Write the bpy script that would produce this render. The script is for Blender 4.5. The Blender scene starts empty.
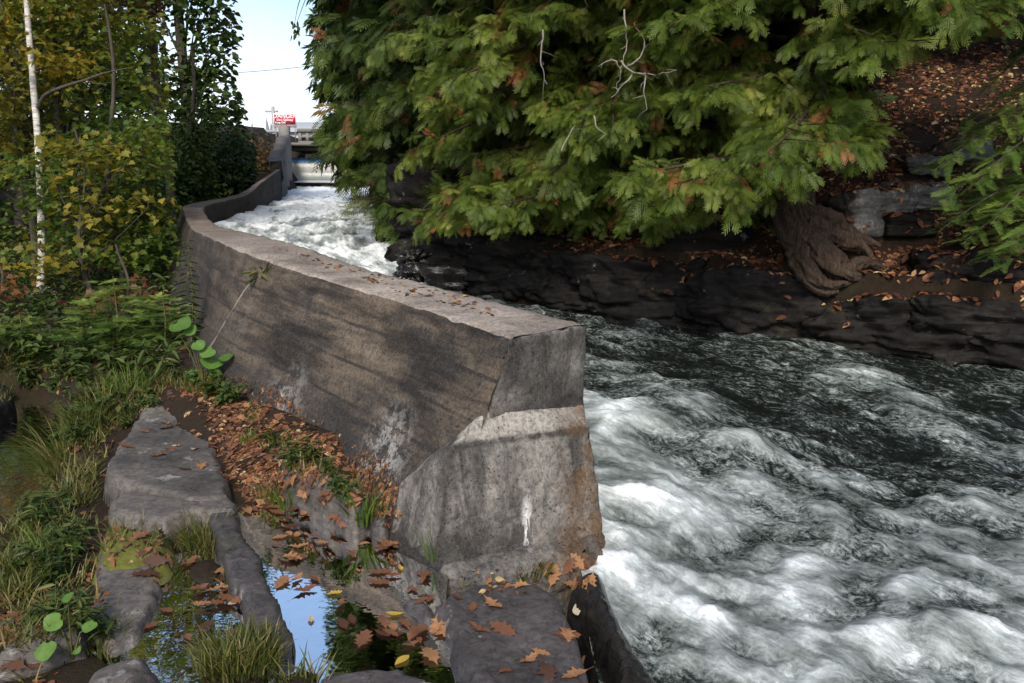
import bpy, bmesh, math, random
import numpy as np
from mathutils import Vector, Matrix
from mathutils.bvhtree import BVHTree

random.seed(7)
RNG = np.random.default_rng(11)
SC = bpy.context.scene
COL = SC.collection

# ------------------------------------------------------------------ survey helpers
EYE = 1.6
FPX = 852.0
PITCH = math.atan((341.5 - 188.0) / FPX)
SP, CP = math.sin(PITCH), math.cos(PITCH)


def ray(x, y):
    v = (341.5 - y) / FPX
    return ((x - 512.0) / FPX, CP + v * SP, -SP + v * CP)


def at(x, y, Y):
    """surveyed point: direction x,y seen at ground distance Y"""
    d = ray(x, y)
    return Vector((d[0] / d[1] * Y, Y, EYE + d[2] / d[1] * Y))


def on(x, y, z):
    """surveyed point: direction x,y where it meets the level z"""
    d = ray(x, y)
    t = (z - EYE) / d[2]
    return Vector((d[0] * t, d[1] * t, z))


def project(p):
    """n,3 array of points -> n,2 directions"""
    p = np.asarray(p, float).reshape(-1, 3)
    rx, ry, rz = p[:, 0], p[:, 1], p[:, 2] - EYE
    dep = ry * CP - rz * SP
    up = ry * SP + rz * CP
    dep = np.where(dep > 0.05, dep, 0.05)
    return np.stack([512 + FPX * rx / dep, 341.5 - FPX * up / dep], 1)


# ------------------------------------------------------------------ numpy noise
_perm = np.random.default_rng(5).permutation(256)
_perm = np.concatenate([_perm, _perm, _perm])
_grad = np.random.default_rng(6).normal(size=(256, 3))
_grad /= np.linalg.norm(_grad, axis=1)[:, None]


def perlin(x, y, z=0.0):
    x, y, z = np.broadcast_arrays(np.asarray(x, float), np.asarray(y, float), np.asarray(z, float))
    xi, yi, zi = np.floor(x).astype(int), np.floor(y).astype(int), np.floor(z).astype(int)
    xf, yf, zf = x - xi, y - yi, z - zi
    u, v, w = [t * t * t * (t * (t * 6 - 15) + 10) for t in (xf, yf, zf)]
    r = 0
    for dx in (0, 1):
        for dy in (0, 1):
            for dz in (0, 1):
                h = _perm[(_perm[(_perm[(xi + dx) & 255] + yi + dy) & 255] + zi + dz) & 255]
                g = _grad[h]
                dot = g[..., 0] * (xf - dx) + g[..., 1] * (yf - dy) + g[..., 2] * (zf - dz)
                r = r + dot * (u if dx else 1 - u) * (v if dy else 1 - v) * (w if dz else 1 - w)
    return r * 1.6


def fbm(x, y, z=0.0, oct=4, gain=0.5):
    a, f, r = 1.0, 1.0, 0
    for i in range(oct):
        r = r + a * perlin(x * f + 17.3 * i, y * f + 9.1 * i, z * f + 4.7 * i)
        a *= gain
        f *= 2.03
    return r


def sstep(a, b, x):
    t = np.clip((x - a) / (b - a), 0, 1)
    return t * t * (3 - 2 * t)


# ------------------------------------------------------------------ object helpers
def tag(o, label=None, cat=None, group=None, kind=None):
    if label: o['label'] = label
    if cat: o['category'] = cat
    if group: o['group'] = group
    if kind: o['kind'] = kind
    return o


def empty(name, loc, label=None, cat=None, group=None, rz=0.0):
    o = bpy.data.objects.new(name, None)
    o.empty_display_size = 0.1
    o.location = loc
    o.rotation_euler = (0, 0, rz)
    COL.objects.link(o)
    return tag(o, label, cat, group)


def link(name, me, mats, parent=None, loc=None):
    o = bpy.data.objects.new(name, me)
    COL.objects.link(o)
    for m in (mats if isinstance(mats, (list, tuple)) else [mats]):
        me.materials.append(m)
    if parent is not None:
        o.parent = parent
    if loc is not None:
        o.location = loc
    return o


def npmesh(name, V, F, smooth=False, rnd=None, uv=None, midx=None, extra=None):
    """V n,3; F list of arrays m,k (faces of k corners)"""
    me = bpy.data.meshes.new(name)
    V = np.asarray(V, np.float32)
    Fs = [np.asarray(f, np.int32) for f in (F if isinstance(F, list) else [F]) if len(f)]
    me.vertices.add(len(V))
    me.vertices.foreach_set('co', V.ravel())
    loops = np.concatenate([f.ravel() for f in Fs])
    tot = np.concatenate([np.full(len(f), f.shape[1], np.int32) for f in Fs])
    start = np.concatenate([[0], np.cumsum(tot)[:-1]]).astype(np.int32)
    me.loops.add(len(loops))
    me.loops.foreach_set('vertex_index', loops)
    me.polygons.add(len(tot))
    me.polygons.foreach_set('loop_start', start)
    me.polygons.foreach_set('loop_total', tot)
    if midx is not None:
        me.polygons.foreach_set('material_index', np.asarray(midx, np.int32))
    if smooth:
        me.polygons.foreach_set('use_smooth', np.ones(len(tot), bool))
    me.update(calc_edges=True)
    if rnd is not None:
        a = me.attributes.new('rnd', 'FLOAT', 'POINT')
        a.data.foreach_set('value', np.asarray(rnd, np.float32))
    for k, arr in (extra or {}).items():
        a = me.attributes.new(k, 'FLOAT', 'POINT')
        a.data.foreach_set('value', np.asarray(arr, np.float32))
    if uv is not None:
        l = me.uv_layers.new(name='UVMap')
        l.data.foreach_set('uv', np.asarray(uv, np.float32)[loops].ravel())
    me.validate()
    return me


class Geo:
    """collects pieces into ONE mesh"""
    def __init__(s):
        s.V, s.F, s.R, s.M, s.n = [], {}, [], {}, 0

    def add(s, V, F, rnd=0.5, m=0):
        V = np.asarray(V, float).reshape(-1, 3)
        F = np.asarray(F, int)
        s.V.append(V)
        s.F.setdefault(F.shape[1], []).append(F + s.n)
        s.M.setdefault(F.shape[1], []).append(np.full(len(F), m))
        s.R.append(np.broadcast_to(np.asarray(rnd, float), (len(V),)))
        s.n += len(V)

    def tube(s, pts, radii, n=7, rnd=0.5, m=0, bump=0.0):
        P = np.asarray([tuple(p) for p in pts], float)
        R = np.broadcast_to(np.asarray(radii, float), (len(P),))
        T = np.gradient(P, axis=0)
        T /= np.linalg.norm(T, axis=1)[:, None] + 1e-9
        ref = np.array([0.3, 0.2, 1.0]) if abs(T[0, 2]) < 0.8 else np.array([1.0, 0.1, 0.0])
        A = np.cross(T, ref); A /= np.linalg.norm(A, axis=1)[:, None] + 1e-9
        B = np.cross(T, A)
        th = np.linspace(0, 2 * math.pi, n, endpoint=False)
        rr = R[:, None] * np.ones(n)
        if bump:
            rr = rr * (1 + bump * fbm(np.arange(len(P))[:, None] * 0.35 + s.n, th[None, :] * 2.2, 1.7, 3))
        V = P[:, None, :] + rr[..., None] * (np.cos(th)[None, :, None] * A[:, None, :] + np.sin(th)[None, :, None] * B[:, None, :])
        k = len(P)
        i = np.arange(k - 1)[:, None] * n
        j = np.arange(n)[None, :]
        j2 = (j + 1) % n
        F = np.stack([i + j, i + j2, i + n + j2, i + n + j], -1).reshape(-1, 4)
        s.add(V.reshape(-1, 3), F, rnd, m)

    def box(s, c, size, rz=0.0, m=0, rnd=0.5, tilt=None):
        x, y, z = [v / 2 for v in size]
        V = np.array([(-x, -y, -z), (x, -y, -z), (x, y, -z), (-x, y, -z), (-x, -y, z), (x, -y, z), (x, y, z), (-x, y, z)])
        Rm = np.array(Matrix.Rotation(rz, 3, 'Z') @ (tilt or Matrix.Identity(3)))
        V = V @ Rm.T + np.array(tuple(c))
        s.add(V, [(0, 3, 2, 1), (4, 5, 6, 7), (0, 1, 5, 4), (1, 2, 6, 5), (2, 3, 7, 6), (3, 0, 4, 7)], rnd, m)

    def stamp(s, TV, TF, O, X, Y, Z, sc, rnd, m=0):
        """template stamped at n origins with axes X,Y,Z (n,3)"""
        n = len(O)
        if n == 0: return
        k = len(TV)
        TV = np.asarray(TV, float)
        V = O[:, None, :] + sc[:, None, None] * (TV[None, :, 0:1] * X[:, None, :] + TV[None, :, 1:2] * Y[:, None, :] + TV[None, :, 2:3] * Z[:, None, :])
        off = (np.arange(n) * k)[:, None, None]
        base = s.n
        s.V.append(V.reshape(-1, 3)); s.n += n * k
        r = np.asarray(rnd, float)
        s.R.append((np.repeat(r, k) if r.ndim == 1 else r.ravel()))
        for f in TF:
            f = np.asarray(f, int)
            s.F.setdefault(f.shape[1], []).append((f[None] + off).reshape(-1, f.shape[1]) + base)
            s.M.setdefault(f.shape[1], []).append(np.full(n * len(f), m))

    def mesh(s, name, smooth=False):
        Fs, Ms = [], []
        for k in s.F:
            Fs.append(np.concatenate(s.F[k])); Ms.append(np.concatenate(s.M[k]))
        return npmesh(name, np.concatenate(s.V), Fs, smooth, np.concatenate(s.R), None, np.concatenate(Ms))

    def build(s, name, mats, parent=None, smooth=False):
        return link(name, s.mesh(name, smooth), mats, parent)


def frames(D, up, roll=None):
    """unit axes from directions D (n,3) and up hint (n,3)"""
    X = D / (np.linalg.norm(D, axis=1)[:, None] + 1e-9)
    Y = np.cross(up, X); Y /= np.linalg.norm(Y, axis=1)[:, None] + 1e-9
    Z = np.cross(X, Y)
    if roll is not None:
        c, s_ = np.cos(roll)[:, None], np.sin(roll)[:, None]
        Y, Z = c * Y + s_ * Z, -s_ * Y + c * Z
    return X, Y, Z


# ------------------------------------------------------------------ materials
class Mat:
    def __init__(s, name):
        s.m = bpy.data.materials.new(name)
        s.m.use_nodes = True
        s.nt = s.m.node_tree
        s.nt.nodes.clear()
        s.out = s.nt.nodes.new('ShaderNodeOutputMaterial')

    def n(s, t, ins=None, **props):
        nd = s.nt.nodes.new('ShaderNode' + t)
        for k, v in props.items():
            setattr(nd, k, v)
        for k, v in (ins or {}).items():
            s.set(nd, k, v)
        return nd

    def set(s, nd, k, v):
        sock = nd.inputs[k]
        if hasattr(v, 'is_output') or isinstance(v, bpy.types.NodeSocket):
            s.nt.links.new(v, sock)
        else:
            if sock.type == 'RGBA' and len(v) == 3: v = (*v, 1)
            sock.default_value = v

    def noise(s, vec, scale, detail=6, rough=0.6, dist=0.0, w=None):
        return s.n('TexNoise', {'Vector': vec, 'Scale': scale, 'Detail': detail, 'Roughness': rough, 'Distortion': dist}).outputs['Fac']

    def ramp(s, fac, stops, interp='LINEAR'):
        r = s.n('ValToRGB', {'Fac': fac})
        cr = r.color_ramp
        cr.interpolation = interp
        while len(cr.elements) < len(stops): cr.elements.new(0.5)
        for e, (p, c) in zip(cr.elements, stops):
            e.position = p
            e.color = (*c, 1) if not isinstance(c, (int, float)) else (c, c, c, 1)
        return r.outputs['Color']

    def mix(s, fac, a, b, mode='MIX'):
        nd = s.n('Mix', data_type='RGBA', blend_type=mode)
        s.set(nd, 0, fac)
        s.set(nd, 6, a); s.set(nd, 7, b)
        return nd.outputs[2]

    def math(s, op, a, b=0.0, c=0.0, clamp=False):
        nd = s.n('Math', operation=op, use_clamp=clamp)
        for i, v in enumerate((a, b, c)):
            if isinstance(v, bpy.types.NodeSocket): s.nt.links.new(v, nd.inputs[i])
            else: nd.inputs[i].default_value = v
        return nd.outputs[0]

    def pos(s): return s.n('NewGeometry').outputs['Position']
    def obj(s): return s.n('TexCoord').outputs['Object']
    def uv(s): return s.n('TexCoord').outputs['UV']
    def attr(s, name): return s.n('Attribute', attribute_name=name).outputs['Fac']
    def scaled(s, vec, sc): return s.n('Mapping', {'Vector': vec, 'Scale': sc}).outputs[0]

    def bump(s, h, strength=0.5, dist=0.02, normal=None):
        b = s.n('Bump', {'Height': h, 'Strength': strength, 'Distance': dist})
        if normal is not None: s.set(b, 'Normal', normal)
        return b.outputs[0]

    def bsdf(s, color, rough=0.7, normal=None, spec=0.4, **kw):
        b = s.n('BsdfPrincipled', {'Base Color': color, 'Roughness': rough, 'Specular IOR Level': spec})
        if normal is not None: s.set(b, 'Normal', normal)
        for k, v in kw.items(): s.set(b, k, v)
        s.nt.links.new(b.outputs[0], s.out.inputs[0])
        return b

    def end(s, shader):
        s.nt.links.new(shader, s.out.inputs[0])
        return s.m


def leaf_mat(name, stops, trans=0.35, rough=0.5, patch=0.0, spec=0.3):
    """leaf colour drawn per leaf from 'rnd'"""
    M = Mat(name)
    r = M.attr('rnd')
    if patch:
        nz = M.noise(M.pos(), patch, 2, 0.5)
        r = M.math('ADD', r, M.math('MULTIPLY', M.math('SUBTRACT', nz, 0.5), 0.6), clamp=True)
    c = M.ramp(r, stops)
    c = M.mix(0.35, c, M.ramp(M.noise(M.pos(), 60, 2), [(0.3, 0.45), (0.7, 1.0)]), 'MULTIPLY')
    b = M.n('BsdfPrincipled', {'Base Color': c, 'Roughness': rough, 'Specular IOR Level': spec})
    t = M.n('BsdfTranslucent', {'Color': c})
    mx = M.n('MixShader', {'Fac': trans, 1: b.outputs[0], 2: t.outputs[0]})
    return M.end(mx.outputs[0])


MAT = {}
MAT['maple'] = leaf_mat('maple_leaves', [(0, (.05, .105, .016)), (.38, (.14, .19, .026)), (.62, (.25, .24, .03)), (.8, (.33, .23, .034)), (.93, (.25, .11, .03)), (1, (.24, .07, .03))], .5, patch=.55)
MAT['maple_gold'] = leaf_mat('golden_leaves', [(0, (.07, .09, .014)), (.35, (.16, .155, .02)), (.75, (.31, .25, .025)), (1, (.34, .15, .025))], .45, patch=.7)
MAT['maple_red'] = leaf_mat('reddish_leaves', [(0, (.07, .075, .015)), (.4, (.14, .085, .025)), (.8, (.17, .055, .035)), (1, (.24, .12, .03))], .4, patch=.7)
MAT['shade_leaf'] = leaf_mat('dark_green_leaves', [(0, (.024, .05, .011)), (.6, (.06, .10, .018)), (.9, (.06, .085, .014)), (1, (.16, .14, .03))], .2, patch=.5)
MAT['herb'] = leaf_mat('herb_leaves', [(0, (.024, .046, .010)), (.5, (.055, .09, .018)), (.8, (.11, .135, .03)), (.92, (.2, .16, .05)), (1, (.24, .10, .035))], .3, patch=1.4)
MAT['herb_bright'] = leaf_mat('bright_herb_leaves', [(0, (.07, .15, .022)), (1, (.13, .25, .045))], .4)
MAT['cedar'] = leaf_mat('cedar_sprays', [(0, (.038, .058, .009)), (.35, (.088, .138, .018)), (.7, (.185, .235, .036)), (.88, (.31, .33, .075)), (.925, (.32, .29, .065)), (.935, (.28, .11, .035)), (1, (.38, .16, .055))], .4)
MAT['cedar_dark'] = leaf_mat('shaded_cedar_sprays', [(0, (.022, .040, .009)), (.5, (.055, .09, .014)), (.86, (.12, .15, .022)), (.965, (.15, .15, .03)), (.975, (.17, .075, .025)), (1, (.22, .09, .03))], .2)  # darker copy of the cedar colours, with shade put into the colour
MAT['fir'] = leaf_mat('fir_needles', [(0, (.055, .115, .022)), (.5, (.13, .21, .038)), (.85, (.26, .33, .065)), (1, (.36, .38, .09))], .25)
MAT['grass'] = leaf_mat('grass_blades', [(0, (.045, .065, .012)), (.5, (.10, .115, .02)), (.75, (.2, .175, .05)), (1, (.36, .27, .13))], .3)
MAT['grass_green'] = leaf_mat('green_grass_blades', [(0, (.05, .11, .012)), (.7, (.12, .2, .025)), (.9, (.2, .22, .05)), (1, (.36, .27, .12))], .35)
MAT['dead_leaf'] = leaf_mat('dead_leaves', [(0, (.055, .026, .014)), (.4, (.16, .065, .028)), (.75, (.27, .115, .045)), (.9, (.34, .2, .09)), (1, (.42, .31, .14))], .15, .6)
MAT['hill_leaf'] = leaf_mat('old_dead_leaves', [(0, (.05, .018, .010)), (.5, (.15, .055, .025)), (.8, (.24, .095, .04)), (.93, (.36, .19, .08)), (1, (.5, .38, .18))], .1, .7)
MAT['litter'] = leaf_mat('cedar_litter', [(0, (.03, .017, .010)), (.5, (.08, .038, .019)), (1, (.15, .07, .03))], .1, .8)


def dead_leaf_mat(name, c1, c2):
    M = Mat(name)
    v = M.obj()
    c = M.ramp(M.noise(v, 28, 4), [(.3, c1), (.72, c2)])
    vein = M.n('TexWave', {'Vector': v, 'Scale': 34, 'Distortion': 3, 'Detail': 2}).outputs['Fac']
    c = M.mix(.25, c, M.ramp(vein, [(0, .45), (.5, 1.0)]), 'MULTIPLY')
    b = M.n('BsdfPrincipled', {'Base Color': c, 'Roughness': .5, 'Specular IOR Level': .35, 'Normal': M.bump(vein, .4, .004)})
    t = M.n('BsdfTranslucent', {'Color': c})
    return M.end(M.n('MixShader', {'Fac': .12, 1: b.outputs[0], 2: t.outputs[0]}).outputs[0])


LEAFM = {
    'rust brown': dead_leaf_mat('rust_leaf', (.12, .05, .024), (.24, .105, .05)),
    'orange tan': dead_leaf_mat('orange_leaf', (.25, .115, .045), (.42, .22, .10)),
    'dark brown': dead_leaf_mat('brown_leaf', (.05, .024, .014), (.13, .055, .028)),
    'pale cream': dead_leaf_mat('cream_leaf', (.42, .33, .22), (.62, .54, .4)),
    'yellow': dead_leaf_mat('yellow_leaf', (.42, .27, .03), (.62, .42, .07)),
}


def bark_mat(name, c1, c2, sc=(14, 14, 2.5), strength=.8):
    M = Mat(name)
    v = M.scaled(M.pos(), sc)
    nz = M.noise(v, 1.6, 8, .7, .6)
    c = M.ramp(nz, [(.3, c1), (.7, c2)])
    M.bsdf(c, .9, M.bump(nz, strength, .03), .2)
    return M.m


MAT['bark'] = bark_mat('grey_bark', (.03, .025, .02), (.12, .1, .08))
MAT['cedar_bark'] = bark_mat('cedar_bark', (.014, .009, .007), (.125, .085, .06), (34, 34, 3.2), 1.0)
MAT['twig'] = bark_mat('bare_twig', (.14, .12, .1), (.34, .31, .27), (20, 20, 6), .3)
MAT['stem'] = bark_mat('green_stem', (.06, .06, .02), (.14, .13, .05), (30, 30, 8), .2)


def make_birch():
    M = Mat('birch_bark')
    v = M.scaled(M.pos(), (5, 5, 26))
    nz = M.noise(v, 1.3, 5, .65, .4)
    big = M.noise(M.scaled(M.pos(), (3, 3, 5)), 1.0, 3)
    c = M.ramp(nz, [(.3, (.08, .065, .055)), (.4, (.42, .38, .33)), (.55, (.66, .62, .56)), (.8, (.74, .71, .66))])
    c = M.mix(.4, c, M.ramp(big, [(.35, .35), (.6, 1.0)]), 'MULTIPLY')
    M.bsdf(c, .7, M.bump(nz, .3, .01), .3)
    return M.m


MAT['birch'] = make_birch()


def make_rock(name, dark, mid, light, wet=0.0, lichen=.0, layer=9.0, rough=.85, spec=.45):
    M = Mat(name)
    p = M.pos()
    big = M.noise(p, 2.2, 8, .62)
    lay = M.noise(M.scaled(p, (1.2, 1.2, layer)), 2.0, 6, .6, .5)
    fine = M.noise(p, 55, 8, .7)
    c = M.ramp(M.math('ADD', M.math('MULTIPLY', big, .6), M.math('MULTIPLY', lay, .4)), [(.34, dark), (.52, mid), (.72, light)])
    c = M.mix(.75, c, M.ramp(M.noise(p, 30, 8, .75), [(.38, .3), (.58, 1.0)]), 'MULTIPLY')
    if lichen:
        l = M.ramp(M.noise(p, 7.5, 7, .72, .3), [(.66 - lichen * .12, 0.0), (.70 - lichen * .1, 1.0)])
        c = M.mix(M.math('MULTIPLY', l, .5), c, (.34, .33, .30))
        l2 = M.ramp(M.noise(M.n('VectorMath', {0: p, 1: (7, 3, 1)}, operation='ADD').outputs[0], 4.5, 6, .7), [(.6, 0.0), (.68, 1.0)])
        c = M.mix(M.math('MULTIPLY', l2, .5), c, (.045, .05, .018))
    crack = M.n('TexVoronoi', {'Vector': M.scaled(M.n('VectorMath', {0: p, 1: M.n('TexNoise', {'Vector': p, 'Scale': 3.0}).outputs['Color']}, operation='ADD').outputs[0], (1, 1, 2.2)), 'Scale': 2.6}, feature='DISTANCE_TO_EDGE').outputs['Distance']
    ck = M.ramp(crack, [(0, 0.0), (.012, 1.0)])
    c = M.mix(.5, c, ck, 'MULTIPLY')
    nrm = M.bump(fine, .5, .006, M.bump(lay, .6, .03, M.bump(ck, .35, .008)))
    rr = M.ramp(M.noise(p, 3.0, 4), [(.35, max(.06, rough - wet)), (.7, rough - wet * .5)])
    M.bsdf(c, rr, nrm, spec)
    return M.m


MAT['slab'] = make_rock('slab_rock', (.05, .044, .038), (.122, .105, .09), (.2, .175, .15), .3, .55)
MAT['slab_wet'] = make_rock('damp_slab_rock', (.028, .025, .024), (.072, .062, .058), (.12, .105, .098), .4, .35)
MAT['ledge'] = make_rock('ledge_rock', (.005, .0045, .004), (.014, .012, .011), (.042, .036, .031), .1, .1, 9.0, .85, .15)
MAT['ledge_grey'] = make_rock('grey_ledge_rock', (.04, .04, .04), (.11, .108, .105), (.2, .2, .195), .2, .8)
MAT['wet_black'] = make_rock('wet_black_rock', (.008, .007, .006), (.02, .018, .016), (.05, .045, .04), .62, .0, 5.0, .7)


def make_ground():
    M = Mat('forest_soil')
    p = M.pos()
    a = M.noise(p, 1.3, 8, .65)
    f = M.noise(p, 34, 8, .75)
    c = M.ramp(a, [(.3, (.018, .012, .008)), (.5, (.036, .023, .014)), (.7, (.055, .034, .02))])
    c = M.mix(.7, c, M.ramp(f, [(.28, .25), (.65, 1.0)]), 'MULTIPLY')
    g = M.ramp(M.noise(p, .9, 5, .6), [(.52, 0.0), (.64, 1.0)])
    c = M.mix(M.math('MULTIPLY', g, .4), c, (.035, .045, .014))
    M.bsdf(c, .95, M.bump(f, 1.0, .03, M.bump(a, .6, .1)), .2)
    return M.m


MAT['soil'] = make_ground()


def concrete(name, kind):
    M = Mat(name)
    uv = M.uv()
    p = M.pos()
    big = M.noise(p, 1.7, 7, .62)
    mid = M.noise(M.scaled(p, (1, 1, .55)), 5.5, 7, .66, .4)
    agg = M.n('TexVoronoi', {'Vector': p, 'Scale': 150.0}).outputs['Distance']
    fine = M.noise(p, 95, 6, .75)
    sep = M.n('SeparateXYZ', {0: uv})
    s, v = sep.outputs[0], sep.outputs[1]
    if kind == 'side':
        c = M.ramp(M.math('ADD', M.math('MULTIPLY', big, .4), M.math('ADD', M.math('MULTIPLY', mid, .2), M.math('MULTIPLY', M.noise(M.scaled(uv, (.8, 6.0, 1)), 1.7, 6, .65, .4), .4))),
                   [(.38, (.026, .023, .020)), (.46, (.064, .053, .043)), (.53, (.142, .108, .077)), (.64, (.205, .160, .116))])
        # stains that run down the boards' length
        st = M.noise(M.scaled(uv, (.7, 4.5, 1)), 1.7, 6, .65, .2)
        c = M.mix(.85, c, M.ramp(st, [(.40, .2), (.55, 1.0)]), 'MULTIPLY')
        # board marks: thin joints left by the form planks
        vv = M.math('ADD', v, M.math('MULTIPLY', M.math('SUBTRACT', M.noise(uv, 1.5, 3), .5), .03))
        fr = M.math('ABSOLUTE', M.math('SUBTRACT', M.math('FRACT', M.math('DIVIDE', vv, .19)), .5))
        board = M.math('MULTIPLY', M.ramp(fr, [(.44, 0.0), (.475, 1.0)]), M.ramp(M.noise(M.scaled(uv, (1.2, 3, 1)), 2.0, 4), [(.34, 0.1), (.52, 1.0)]))
        c = M.mix(M.math('MULTIPLY', board, .85), c, (.025, .022, .02))
        spots = M.noise(p, 22, 5, .7)
        c = M.mix(M.ramp(spots, [(.58, 0.0), (.66, .8)]), c, (.03, .027, .025))
        low = M.math('ADD', v, M.math('MULTIPLY', M.math('SUBTRACT', mid, .5), 1.1))
        c = M.mix(M.ramp(low, [(.42, 0.0), (.75, .85)]), c, (.034, .031, .030))
        # upstream end of the wall is older and darker
        old = M.math('ADD', s, M.math('MULTIPLY', M.math('SUBTRACT', big, .5), 3.0))
        c = M.mix(M.ramp(M.math('MULTIPLY', old, .1), [(.2, 0.0), (.42, .62)]), c, (.045, .036, .031))
        # pale efflorescence patches near the foot
        ef = M.math('MULTIPLY', M.ramp(M.noise(p, 9, 9, .8, .2), [(.49, 0.0), (.53, 1.0)]), M.math('MULTIPLY', M.attr('pale'), .8))
        c = M.mix(ef, c, (.36, .345, .32))
    elif kind == 'top':
        c = M.ramp(M.math('ADD', M.math('MULTIPLY', big, .5), M.math('MULTIPLY', mid, .5)),
                   [(.38, (.17, .138, .112)), (.5, (.31, .258, .212)), (.62, (.43, .37, .31))])
        d = M.math('ADD', s, M.math('MULTIPLY', M.math('SUBTRACT', mid, .5), 2.5))
        c = M.mix(M.ramp(M.math('MULTIPLY', d, .1), [(.25, 0.0), (.5, .55)]), c, (.13, .09, .07))
    else:
        c = M.ramp(M.math('ADD', M.math('MULTIPLY', big, .5), M.math('MULTIPLY', mid, .5)),
                   [(.38, (.085, .08, .074)), (.46, (.185, .172, .155)), (.55, (.295, .27, .238)), (.66, (.39, .36, .31))])
        st = M.noise(M.scaled(p, (3.2, 3.2, .8)), 1.4, 7, .7, .8)
        c = M.mix(.8, c, M.ramp(st, [(.40, .22), (.54, 1.0)]), 'MULTIPLY')
        c = M.mix(M.math('MULTIPLY', M.attr('band'), .55), c, (.46, .42, .36))
        sp = M.ramp(M.noise(p, 13, 3, .6), [(.60, 0.0), (.66, 1.0)])
        c = M.mix(M.math('MULTIPLY', sp, .45), c, (.06, .052, .045))
        c = M.mix(M.math('MULTIPLY', M.attr('dark'), .8), c, (.035, .031, .028))
        c = M.mix(M.math('MULTIPLY', M.attr('seam'), M.ramp(M.noise(p, 10, 3), [(.4, .2), (.55, .85)])), c, (.05, .045, .04))
        rust = M.math('MULTIPLY', M.attr('rusty'), M.ramp(M.noise(p, 8, 5, .7), [(.38, 0.0), (.55, 1.0)]))
        c = M.mix(M.math('MULTIPLY', rust, .75), c, (.14, .075, .03))
        drip = M.math('MULTIPLY', M.attr('drip'), M.ramp(M.noise(M.scaled(p, (40, 40, 9)), 1.0, 3), [(.47, 0.0), (.52, 1.0)]))
        c = M.mix(drip, c, (.72, .7, .66))
    gr = M.noise(p, 48, 6, .8)
    c = M.mix(.7, c, M.ramp(gr, [(.40, .30), (.56, 1.0)]), 'MULTIPLY')
    c = M.mix(M.ramp(M.n('TexVoronoi', {'Vector': p, 'Scale': 70.0}).outputs['Distance'], [(.10, .16), (.26, 0.0)]), c, (.42, .38, .33))
    pit = M.ramp(M.n('TexVoronoi', {'Vector': p, 'Scale': 34.0}).outputs['Distance'], [(.08, 0.0), (.2, 1.0)])
    c = M.mix(.6, c, pit, 'MULTIPLY')
    nrm = M.bump(pit, .5, .006, M.bump(gr, .8, .010, M.bump(mid, .6, .03)))
    M.bsdf(c, .9, nrm, .3)
    return M.m


MAT['conc_side'] = concrete('stained_concrete_side', 'side')
MAT['conc_top'] = concrete('worn_concrete_top', 'top')
MAT['conc_pier'] = concrete('grey_concrete_pier', 'pier')


def make_water():
    M = Mat('rapids_water')
    uv = M.uv()
    foam = M.attr('foam')
    n1 = M.noise(M.scaled(uv, (.8, 1.9, 1)), 2.3, 5, .55, .7)
    s2 = M.noise(M.scaled(uv, (.45, 3.2, 1)), 7.0, 5, .6, .35)
    s3 = M.noise(M.scaled(uv, (.35, 3.2, 1)), 26.0, 4, .6, .2)
    n2 = M.noise(M.scaled(uv, (1.0, 1.9, 1)), 9.0, 8, .74, 1.2)
    n3 = M.noise(M.scaled(uv, (1.0, 1.8, 1)), 34.0, 6, .75, .6)
    soft = M.math('ADD', M.math('ADD', M.math('MULTIPLY', n1, .46), M.math('MULTIPLY', s2, .18)), M.math('ADD', M.math('MULTIPLY', s3, .10), M.math('ADD', M.math('MULTIPLY', n2, .16), M.math('MULTIPLY', n3, .10))))
    hard = M.math('ADD', M.math('ADD', M.math('MULTIPLY', n1, .24), M.math('MULTIPLY', n2, .42)), M.math('MULTIPLY', n3, .34))
    kA = M.math('ADD', foam, M.math('MULTIPLY', M.math('SUBTRACT', soft, .5), 4.3))
    kB = M.math('ADD', M.math('ADD', foam, .05), M.math('MULTIPLY', M.math('SUBTRACT', hard, .5), 6.5))
    wgt = M.ramp(M.math('MULTIPLY', foam, .5), [(.20, 0.0), (.40, 1.0)])
    k = M.math('MULTIPLY', M.math('ADD', M.math('MULTIPLY', kA, wgt), M.math('MULTIPLY', kB, M.math('SUBTRACT', 1.0, wgt))), .70)
    n2, n3 = soft, hard
    c = M.ramp(k, [(.08, (.006, .007, .006)), (.25, (.022, .027, .024)), (.42, (.09, .105, .096)), (.58, (.19, .21, .20)), (.76, (.36, .39, .38)), (.97, (.72, .75, .75))])
    rg = M.ramp(k, [(.25, .14), (.7, .6)])
    h = M.math('ADD', M.math('MULTIPLY', n2, 1.0), M.math('MULTIPLY', n3, .25))
    nrm = M.bump(h, .3, .05)
    b = M.bsdf(c, rg, nrm, .5)
    M.set(b, 'IOR', 1.33)
    M.set(b, 'Subsurface Weight', M.ramp(k, [(.6, 0.0), (1.0, .15)]))
    M.set(b, 'Subsurface Radius', (.03, .03, .03))
    return M.m


MAT['water'] = make_water()


def make_pool(name, tint, bump):
    M = Mat(name)
    nz = M.noise(M.pos(), 7, 3)
    nrm = M.bump(nz, bump, .02)
    g = M.n('BsdfGlossy', {'Color': (1, 1, 1, 1), 'Roughness': .015, 'Normal': nrm})
    t = M.n('BsdfTransparent', {'Color': (*tint, 1)})
    fr = M.n('Fresnel', {'IOR': 1.38, 'Normal': nrm})
    return M.end(M.n('MixShader', {'Fac': fr.outputs[0], 1: t.outputs[0], 2: g.outputs[0]}).outputs[0])


MAT['pool'] = make_pool('still_pool_water', (.15, .11, .07), .05)
MAT['pond'] = make_pool('dark_pond_water', (.16, .10, .05), .25)


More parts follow.
